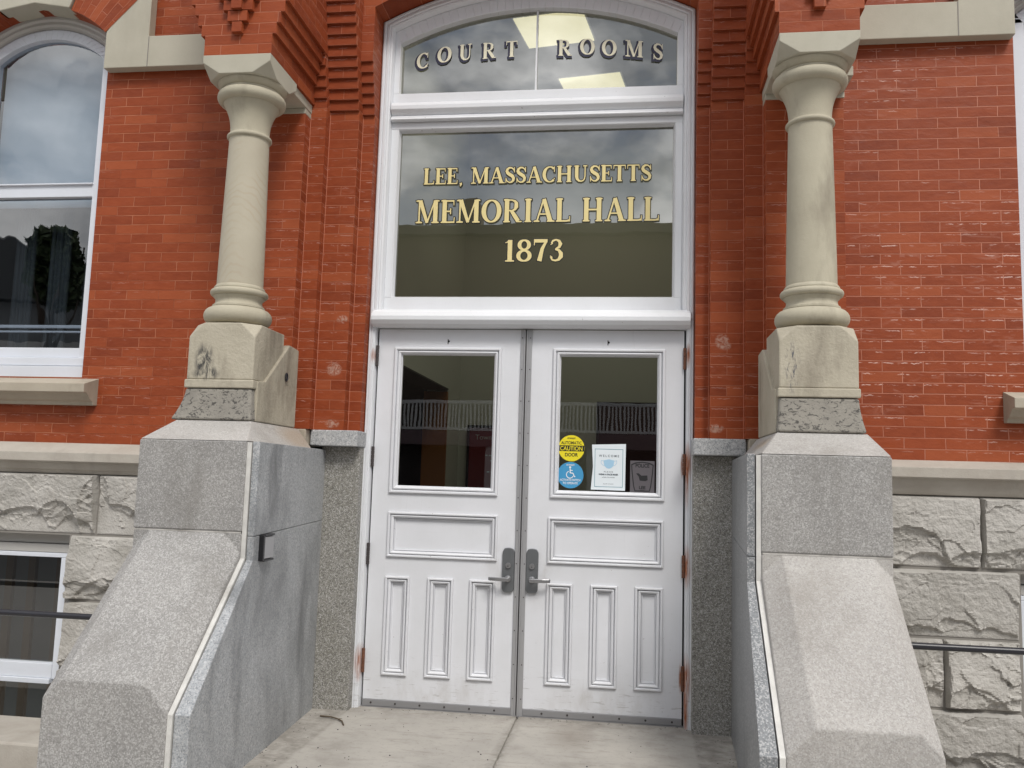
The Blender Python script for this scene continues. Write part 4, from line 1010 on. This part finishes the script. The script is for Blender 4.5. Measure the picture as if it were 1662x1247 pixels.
# ================================================================== BUTTRESSES (cheek walls)
def buttress(s):
    lab = 'sloping grey granite buttress left of the doors, carrying the button box' if s < 0 else 'sloping pale granite buttress right of the doors, foot of the brighter column'
    t = thing('granite_buttress', lab, 'buttress')
    X0, X1 = 1.21, 1.765
    # upper block
    mb = MB(); mb.box(s*X0, s*X1, -1.235, -.30, 1.092, 1.524)
    mb.done('upper_block', M['granite'], t, bevel=.006)
    # weathered cap
    mb = MB()
    mb.hexa([(s*X0, -1.235, 1.526), (s*X1, -1.235, 1.526), (s*X1, -.30, 1.526), (s*1.235, -.30, 1.526)],
            [(s*1.325, -.945, 1.64), (s*1.742, -.945, 1.64), (s*1.742, -.30, 1.64), (s*1.325, -.30, 1.64)])
    mb.done('cap_stone', M['granite_warm'], t, bevel=.006)
    # sloping lower stone
    mb = MB(); V = lambda x, y, z: mb.bm.verts.new((s*x, y, z)); F = mb.bm.faces.new
    def pl(p, q, r, x, y):
        n_ = (Vector(q)-Vector(p)).cross(Vector(r)-Vector(p)); return p[2]-(n_.x*(x-p[0])+n_.y*(y-p[1]))/n_.z
    a1, a2, b1, b2 = (1.300, -1.236, 1.082), (1.678, -1.236, 1.082), (1.318, -1.812, .506), (1.686, -1.812, .506)
    b0, b3 = (X0, -1.812, .398), (1.764, -1.812, .425)
    A = [V(X0, -1.236, pl(a1, b1, b0, X0, -1.236)), V(*a1), V(*a2), V(1.762, -1.236, pl(a2, b2, b3, 1.762, -1.236))]
    Bt = [V(*b0), V(*b1), V(*b2), V(*b3)]
    Cb = [V(X0, -1.812, -.5), V(1.764, -1.812, -.5)]
    bk = [None, None, V(X0, -.9, -.5), V(1.762, -.9, -.5), V(X0, -.9, 1.082), V(1.762, -.9, 1.082), V(X0, -1.236, 1.082), V(1.762, -1.236, 1.082)]
    F((A[1], A[2], Bt[2], Bt[1])); F((A[0], A[1], Bt[1], Bt[0])); F((A[2], A[3], Bt[3], Bt[2])); F((Bt[0], Bt[1], Bt[2], Bt[3], Cb[1], Cb[0]))
    F((A[0], bk[6], A[1])); F((A[2], bk[7], A[3])); F((bk[6], bk[7], A[2], A[1])); F((bk[6], bk[4], bk[5], bk[7]))
    F((A[0], Bt[0], Cb[0], bk[2], bk[4], bk[6])); F((A[3], bk[7], bk[5], bk[3], Cb[1], Bt[3])); F((bk[4], bk[2], bk[3], bk[5]))
    o = mb.done('sloping_stone', M['granite'] if s < 0 else M['granite_warm'], t, bevel=.007, seg=3)
    mb = MB(); mb.box(s*(X0+.004), s*(X1-.004), -1.230, -.91, 1.083, 1.0915); mb.done('bed_joint', M['caulk_dirty'], t)
    mb = MB(); mb.box(s*X0, s*X1, -.9, -.30, -.5, 1.07); mb.done('rear_block', M['granite'], t)
    # thin facing slab on the door side, its face splayed a little
    def slab(z_list, yin):
        pass
    xf, xb_ = 1.148, 1.208
    def xin(y): return xf+(xb_-xf)*(y+1.22)/(1.22-.13)
    mb = MB()
    def sp(poly):
        va = [mb.bm.verts.new((s*xin(p[0]), p[0], p[1])) for p in poly]; vb = [mb.bm.verts.new((s*1.183 if p[0] < -.6 else s*1.235, p[0], p[1])) for p in poly]
        n_ = len(poly); mb.bm.faces.new(va[::-1]); mb.bm.faces.new(vb)
        for i in range(n_): mb.bm.faces.new((va[i], va[(i+1)%n_], vb[(i+1)%n_], vb[i]))
    sp([(-.132, 1.102), (-.132, 1.525), (-1.222, 1.525), (-1.222, 1.072)])
    sp([(-.132, -.3), (-.132, 1.0995), (-1.222, 1.0695), (-1.222, .958), (-1.802, .392), (-1.802, -.35)])
    mb.done('facing_slab', M['slab'] if s < 0 else M['slab_shade'], t, bevel=.0025)
    mb = MB()
    mb.prism([(-1.226, 1.520), (-1.226, .966), (-1.808, .392), (-1.808, -.4), (-1.74, -.4), (-1.74, .38), (-1.15, .93), (-1.15, 1.520)], 'x', s*1.188, s*1.2095)
    mb.done('caulk_joint', M['caulk'], t)
    return t
for s in (-1, 1): buttress(s)

# door-operator box on the left slab
t = thing('door_button', 'small black door opener button with metal face on the left granite wall', 'button')
mb = MB(); mb.box(-1.175, -1.128, -1.155, -1.135, .950, 1.072); mb.box(-1.175, -1.128, -1.135, -1.02, .945, .955); mb.box(-1.175, -1.128, -1.135, -1.02, 1.066, 1.076); mb.box(-1.175, -1.14, -1.135, -1.02, .955, 1.066)
mb.done('housing', M['black'], t, bevel=.002)
mb = MB(); mb.box(-1.140, -1.130, -1.133, -1.025, .958, 1.063); mb.done('push_plate', M['alu'], t, bevel=.002)

# rails and window-well copings
for s in (-1, 1):
    z = .568 if s < 0 else .645
    lab = 'black pipe rail crossing in front of the left basement window' if s < 0 else 'black pipe rail crossing the rock-faced wall at right'
    t = thing('pipe_rail', lab, 'railing')
    mb = MB(); mb.cyl((s*1.75, -.75, z), (s*6.2, -.75, z), .0165, 20); mb.done('rail', M['black_iron'], t, smooth=True, angle=40)
    for x in (3.75, 6.1):
        mb = MB(); mb.cyl((s*x, -.75, -.06), (s*x, -.75, z), .0165, 16); mb.done('post', M['black_iron'], t, smooth=True, angle=40)
    lab = 'low pitted stone coping under the left pipe rail' if s < 0 else 'low stone coping under the right pipe rail'
    mb = MB(); mb.box(s*1.76, s*6.4, -.95, -.50, -.6, -.05)
    tag(mb.done('stone_coping', M['ledge'], bevel=.012), lab, 'curb')

# ================================================================== NOTICES on the right door's glass
YG = .0235
def disc(mb, cx, cz, r, y, n=48): mb.face([(cx+r*cos(2*pi*i/n), y, cz+r*sin(2*pi*i/n)) for i in range(n)])
t = thing('caution_sticker', 'round yellow automatic caution door sticker above the blue one', 'sticker')
YEL = plain('yellow_vinyl', (.80, .68, .02), .5); WH = plain('white_vinyl', (.78, .80, .82), .5); BLU = plain('blue_vinyl', (.055, .30, .55), .5)
mb = MB(); mb.prism([(.279+.079*cos(2*pi*i/48), 1.577+.079*sin(2*pi*i/48)) for i in range(48)], 'y', YG-.001, YG); mb.done('disc', YEL, t)
mb = MB(); mb.box(.2015, .3565, YG-.0016, YG-.0012, 1.559, 1.594); mb.done('black_bar', M['ink'], t)
flat_text('AUTOMATIC', .0255, .279, 1.601, YG-.0018, M['ink'], 'print', t, .0004, .84)
flat_text('CAUTION', .036, .279, 1.5635, YG-.0022, YEL, 'print', t, .0005, .84)
flat_text('DOOR', .029, .279, 1.528, YG-.0018, M['ink'], 'print', t, .0007, .9)
flat_text('STANLEY', .012, .279, 1.633, YG-.0018, M['ink'], 'print', t, .0004)
t = thing('access_sticker', 'round blue wheelchair sticker below the yellow one', 'sticker')
mb = MB(); mb.prism([(.276+.079*cos(2*pi*i/48), 1.415+.079*sin(2*pi*i/48)) for i in range(48)], 'y', YG-.001, YG); mb.done('disc', BLU, t)
flat_text('STANLEY', .012, .276, 1.472, YG-.0018, WH, 'print', t, .0004)
flat_text('ACTIVATE SWITCH', .0178, .276, 1.380, YG-.0018, WH, 'print', t, .0003, .80)
flat_text('TO OPERATE', .0178, .276, 1.361, YG-.0018, WH, 'print', t, .0003, .86)
mb = MB()
disc(mb, .274, 1.462, .0065, YG-.0018, 20)
def rib(pts, w):
    for (a, b_), (c, d) in zip(pts, pts[1:]):
        v = Vector((c-a, d-b_)); v.normalize(); q = Vector((-v.y, v.x))*w/2
        mb.face([(a+q.x, YG-.0018, b_+q.y), (c+q.x, YG-.0018, d+q.y), (c-q.x, YG-.00185, d-q.y), (a-q.x, YG-.00185, b_-q.y)])
rib([(.274, 1.455), (.275, 1.428), (.292, 1.427), (.300, 1.406), (.306, 1.408)], .006); rib([(.275, 1.444), (.290, 1.443)], .005)
rib([(.2735+.021*cos(R(a)), 1.418+.021*sin(R(a))) for a in range(110, 341, 15)], .005)
mb.done('wheelchair_symbol', WH, t)
t = thing('paper_notice', 'white paper mask notice with blue mask taped inside right door glass', 'notice')
PAP = plain('white_paper', (.74, .80, .84), .8); TEAL = plain('teal_line', (.16, .32, .38), .7); MB_ = plain('mask_blue', (.36, .58, .76), .7); INK = plain('print_grey', (.06, .08, .10), .7)
mb = MB(); mb.prism([(.400, 1.333), (.604, 1.331), (.606, 1.610), (.403, 1.602), (.411, 1.47)], 'y', YG-.0012, YG-.0002); mb.done('sheet', PAP, t)
mb = MB(); mb.ring(.421, .590, 1.350, 1.578, [(0, YG-.0018), (.003, YG-.0018)]); mb.done('border', TEAL, t)
flat_text('W E L C O M E', .0185, .506, 1.530, YG-.0019, INK, 'print', t, .0002)
flat_text('P L E A S E', .0120, .504, 1.437, YG-.0019, INK, 'print', t, .0001)
flat_text('WEAR A FACE MASK', .0125, .504, 1.421, YG-.0019, INK, 'print', t, .0006)
flat_text('WHEN YOU ENTER', .0085, .504, 1.405, YG-.0019, INK, 'print', t)
flat_text('stay safe and healthy', .0075, .504, 1.367, YG-.0019, INK, 'print', t)
mb = MB()
mb.face([(x, YG-.002, z) for x, z in [(.474, 1.509), (.506, 1.516), (.538, 1.509), (.534, 1.478), (.520, 1.464), (.506, 1.460), (.492, 1.464), (.478, 1.478)]])
for sg in (-1, 1):
    pts = [(.506+sg*.032, 1.505), (.506+sg*.046, 1.509), (.506+sg*.047, 1.494), (.506+sg*.036, 1.480), (.506+sg*.029, 1.478)]
    for (a, b_), (c, d) in zip(pts, pts[1:]):
        v = Vector((c-a, d-b_)); v.normalize(); q = Vector((-v.y, v.x))*.0012
        mb.face([(a+q.x, YG-.002, b_+q.y), (c+q.x, YG-.002, d+q.y), (c-q.x, YG-.002, d-q.y), (a-q.x, YG-.002, b_-q.y)])
mb.done('mask_picture', MB_, t)
t = thing('police_decal', 'grey translucent police badge decal in lower right corner of the glass', 'decal')
DG = plain('grey_film', (.10, .09, .10), .6); DK = plain('decal_black', (.012, .012, .014), .6)
mb = MB(); mb.box(.633, .777, YG-.0008, YG-.0001, 1.322, 1.512); mb.done('film', DG, t)
shp = [(.705, 1.507), (.745, 1.502), (.772, 1.490), (.768, 1.44), (.758, 1.36), (.750, 1.330), (.660, 1.330), (.652, 1.36), (.642, 1.44), (.638, 1.490), (.665, 1.502)]
inn = [(.705+(x-.705)*.90, 1.418+(z-1.418)*.93) for x, z in shp]
mb = MB()
for i in range(len(shp)):
    j = (i+1) % len(shp); mb.face([(shp[i][0], YG-.0013, shp[i][1]), (shp[j][0], YG-.0013, shp[j][1]), (inn[j][0], YG-.0013, inn[j][1]), (inn[i][0], YG-.0013, inn[i][1])])
mb.face([(x, YG-.0013, z) for x, z in [(.668, 1.436), (.682, 1.438), (.700, 1.424), (.735, 1.426), (.737, 1.398), (.722, 1.392), (.690, 1.394), (.684, 1.418)]])
mb.done('badge', DK, t)
flat_text('POLICE', .030, .705, 1.473, YG-.0014, DK, 'print', t, .0010, .84)
flat_text('LEE', .024, .705, 1.345, YG-.0014, DK, 'print', t, .0008, 1.1)
flat_text('MASS', .011, .705, 1.334, YG-.0014, DK, 'print', t)

# twig on the landing
mb = MB()
tw = [(-1.10, -.29, .006), (-1.03, -.31, .010), (-.98, -.34, .010), (-.945, -.37, .008), (-.915, -.43, .005)]
for a, c in zip(tw, tw[1:]): mb.cyl(a, c, .0045, 8, .004)
mb.cyl(tw[2], (-.955, -.335, .012), .003, 6, .001)
tag(mb.done('twig', plain('dead_twig', (.10, .075, .05), .9)), 'thin curved twig lying on the concrete landing near the left buttress', 'twig')
mb = MB()
for k in range(170):
    x = random.uniform(-1.1, 1.1) if k % 3 else random.uniform(-1.15, -.6); y = random.uniform(-.12, -1.2); r = random.uniform(.0015, .0048)
    if k > 60: x = random.choice((-1, 1))*(1.17-abs(random.gauss(0, .035))); y = random.uniform(-.15, -1.7); r *= .8
    if k > 120: x = random.uniform(-1.0, 1.0); y = -.02-abs(random.gauss(0, .03))
    mb.cyl((x, y, 0), (x, y, r*.8), r, 6, r*.6)
o = mb.done('grit', M['hinge_dark']); o['kind'] = 'stuff'

# ================================================================== ACROSS THE STREET (seen only as reflections)
Yb = -22
def opp_window(mbw, mbf, x0, x1, z0, z1, y=Yb):
    mbw.box(x0, x1, y+.01, y+.03, z0, z1)
    mbf.ring(x0-.08, x1+.08, z0-.08, z1+.08, [(0, y+.0), (0, y+.06), (.08, y+.06), (.09, y+.03)])
B = thing('brick_block', 'long dark brick building across the street with chimney and white balcony', 'building')
mb = MB(); mb.box(-13, 9, Yb-10, Yb, -.4, 9.3); mb.done('wall', plain('dark_brick_far', (.085, .065, .05), .9), B)
mb = MB(); mb.prism([(Yb+.35, 9.3), (Yb+.35, 9.62), (Yb-10.3, 9.62), (Yb-10.3, 9.3)], 'x', -13.2, 9.2); mb.done('roof', plain('dark_eave', (.05, .045, .04), .9), B)
mb = MB(); mb.box(-5.12, -4.42, Yb-1.2, Yb-.4, 9.62, 10.55); mb.box(-5.0, -4.55, Yb-1.1, Yb-.5, 10.55, 10.75); mb.done('chimney', plain('chimney_brick', (.09, .06, .045), .9), B)
mw, mf = MB(), MB()
for k in range(7):
    x = -11.8+k*3.0; opp_window(mw, mf, x, x+1.1, 5.5, 7.0)
mw.done('window_glass', plain('far_glass', (.04, .05, .06), .15), B); mf.done('window_trim', plain('far_trim', (.45, .43, .40), .8), B)
mb = MB(); mb.box(-13, 9, Yb, Yb+1.6, 2.35, 2.80); mb.done('porch_fascia', plain('maroon_fascia', (.16, .11, .12), .7), B)
mb = MB(); mb.box(-13, 9, Yb+.02, Yb+.05, -.36, 2.34); mb.done('shop_front', plain('dark_shopfront', (.035, .02, .022), .4), B)
mb = MB(); mb.box(-13, 9, Yb+1.5, Yb+1.58, 3.62, 3.72); mb.box(-13, 9, Yb+1.5, Yb+1.58, 2.82, 2.90)
x = -13
while x < 9: mb.box(x, x+.055, Yb+1.52, Yb+1.56, 2.90, 3.62); x += .115
mb.done('balustrade', plain('white_far_paint', (.70, .70, .70), .6), B)
for k in range(8):
    mb = MB(); mb.box(-12.8+k*3.05, -12.6+k*3.05, Yb+1.3, Yb+1.5, -.36, 2.35); mb.done('porch_post', plain('far_post', (.5, .5, .5), .6), B)

B = thing('gabled_house', 'grey gabled house across the street reflected in the left window', 'house')
mb = MB(); mb.box(-26, -15.5, Yb-9, Yb+1, -.4, 6.8); mb.done('wall', plain('grey_siding', (.16, .17, .18), .8), B)
mb = MB(); mb.prism([(-32, 6.8), (-14.6, 6.8), (-23, 9.95)], 'y', Yb-9.4, Yb+1.5); mb.done('roof', plain('slate_roof', (.06, .065, .07), .8), B)
mb = MB()
for k in range(5): mb.cyl((-25+k*2.1, Yb+3, -.36), (-25+k*2.1, Yb+3, 4.6), .22, 16)
mb.box(-26, -15.5, Yb+1, Yb+3.2, 4.6, 5.1); mb.done('portico', plain('pale_columns', (.5, .5, .5), .8), B)
B = thing('shop_building', 'dark brick shop building across the street at right', 'building')
mb = MB(); mb.box(11, 34, Yb-10, Yb, -.4, 8.2); mb.done('wall', plain('brown_brick_far', (.10, .07, .055), .9), B)
mb = MB(); mb.box(10.8, 34.2, Yb-10, Yb+.3, 8.2, 8.6); mb.done('cornice', plain('far_cornice', (.3, .28, .25), .8), B)

# a street tree across the road, left
t = thing('street_tree', 'dark leafy street tree across the road by the gabled house', 'tree')
mb = MB(); mb.cyl((-16.4, Yb+4, -.4), (-16.2, Yb+4, 5.5), .20, 12, .14)
for k in range(7):
    a = k*.9; mb.cyl((-16.2, Yb+4, 4.4+k*.2), (-16.2+.8*cos(a), Yb+4+.8*sin(a), 6.2+k*.3), .06, 8, .02)
mb.done('trunk', plain('bark', (.06, .045, .035), .9), t)
mb = MB()
for k in range(3200):
    u = Vector((random.gauss(0, 1), random.gauss(0, 1), random.gauss(0, 1))); u.normalize(); r = random.random()**.4
    p = Vector((-16.2, Yb+4, 7.3))+Vector((u.x*.85*r, u.y*.85*r, u.z*1.25*r)); p += .35*mnoise.noise_vector(p*.7)
    a = Vector((random.uniform(-1, 1), random.uniform(-1, 1), random.uniform(-1, 1))).normalized()*.13; b_ = a.cross(Vector((0, .3, 1))).normalized()*.09
    mb.face([p-a, p+b_, p+a, p-b_])
mb.done('crown', plain('leaves', (.045, .07, .025), .7), t)

# parked car behind the photographer
t = thing('parked_car', 'silver estate car parked at the kerb opposite the doors', 'car')
CX, CY = -1.3, -8.9
prof = [(-2.2, .25), (2.15, .25), (2.2, .55), (2.1, .78), (1.2, .95), (.55, 1.38), (-.1, 1.50), (-1.2, 1.50), (-1.9, 1.38), (-2.2, .95)]
mb = MB(); mb.prism([(CX+a, b_-.50) for a, b_ in prof], 'y', CY-.85, CY+.85)
mb.done('body', plain('silver_paint', (.55, .55, .56), .25, .6), t, bevel=.07, seg=3, smooth=True, angle=40)
for sy in (-1, 1):
    mb = MB(); mb.prism([(CX+a, b_-.50) for a, b_ in [(-1.85, .98), (1.0, .98), (.5, 1.34), (-.1, 1.43), (-1.2, 1.43), (-1.75, 1.33)]], 'y', CY+sy*.851, CY+sy*.856)
    mb.done('side_window', plain('car_glass', (.02, .02, .025), .05), t)
for sx in (-1.35, 1.35):
    for sy in (-1, 1):
        mb = MB(); mb.cyl((CX+sx, CY+sy*.70, -.17), (CX+sx, CY+sy*.88, -.17), .33, 24); w = mb.done('wheel', plain('tyre', (.02, .02, .02), .8), t)
        mb = MB(); mb.cyl((CX+sx, CY+sy*.88, -.17), (CX+sx, CY+sy*.89, -.17), .2, 20); mb.done('rim', M['alu'], w)
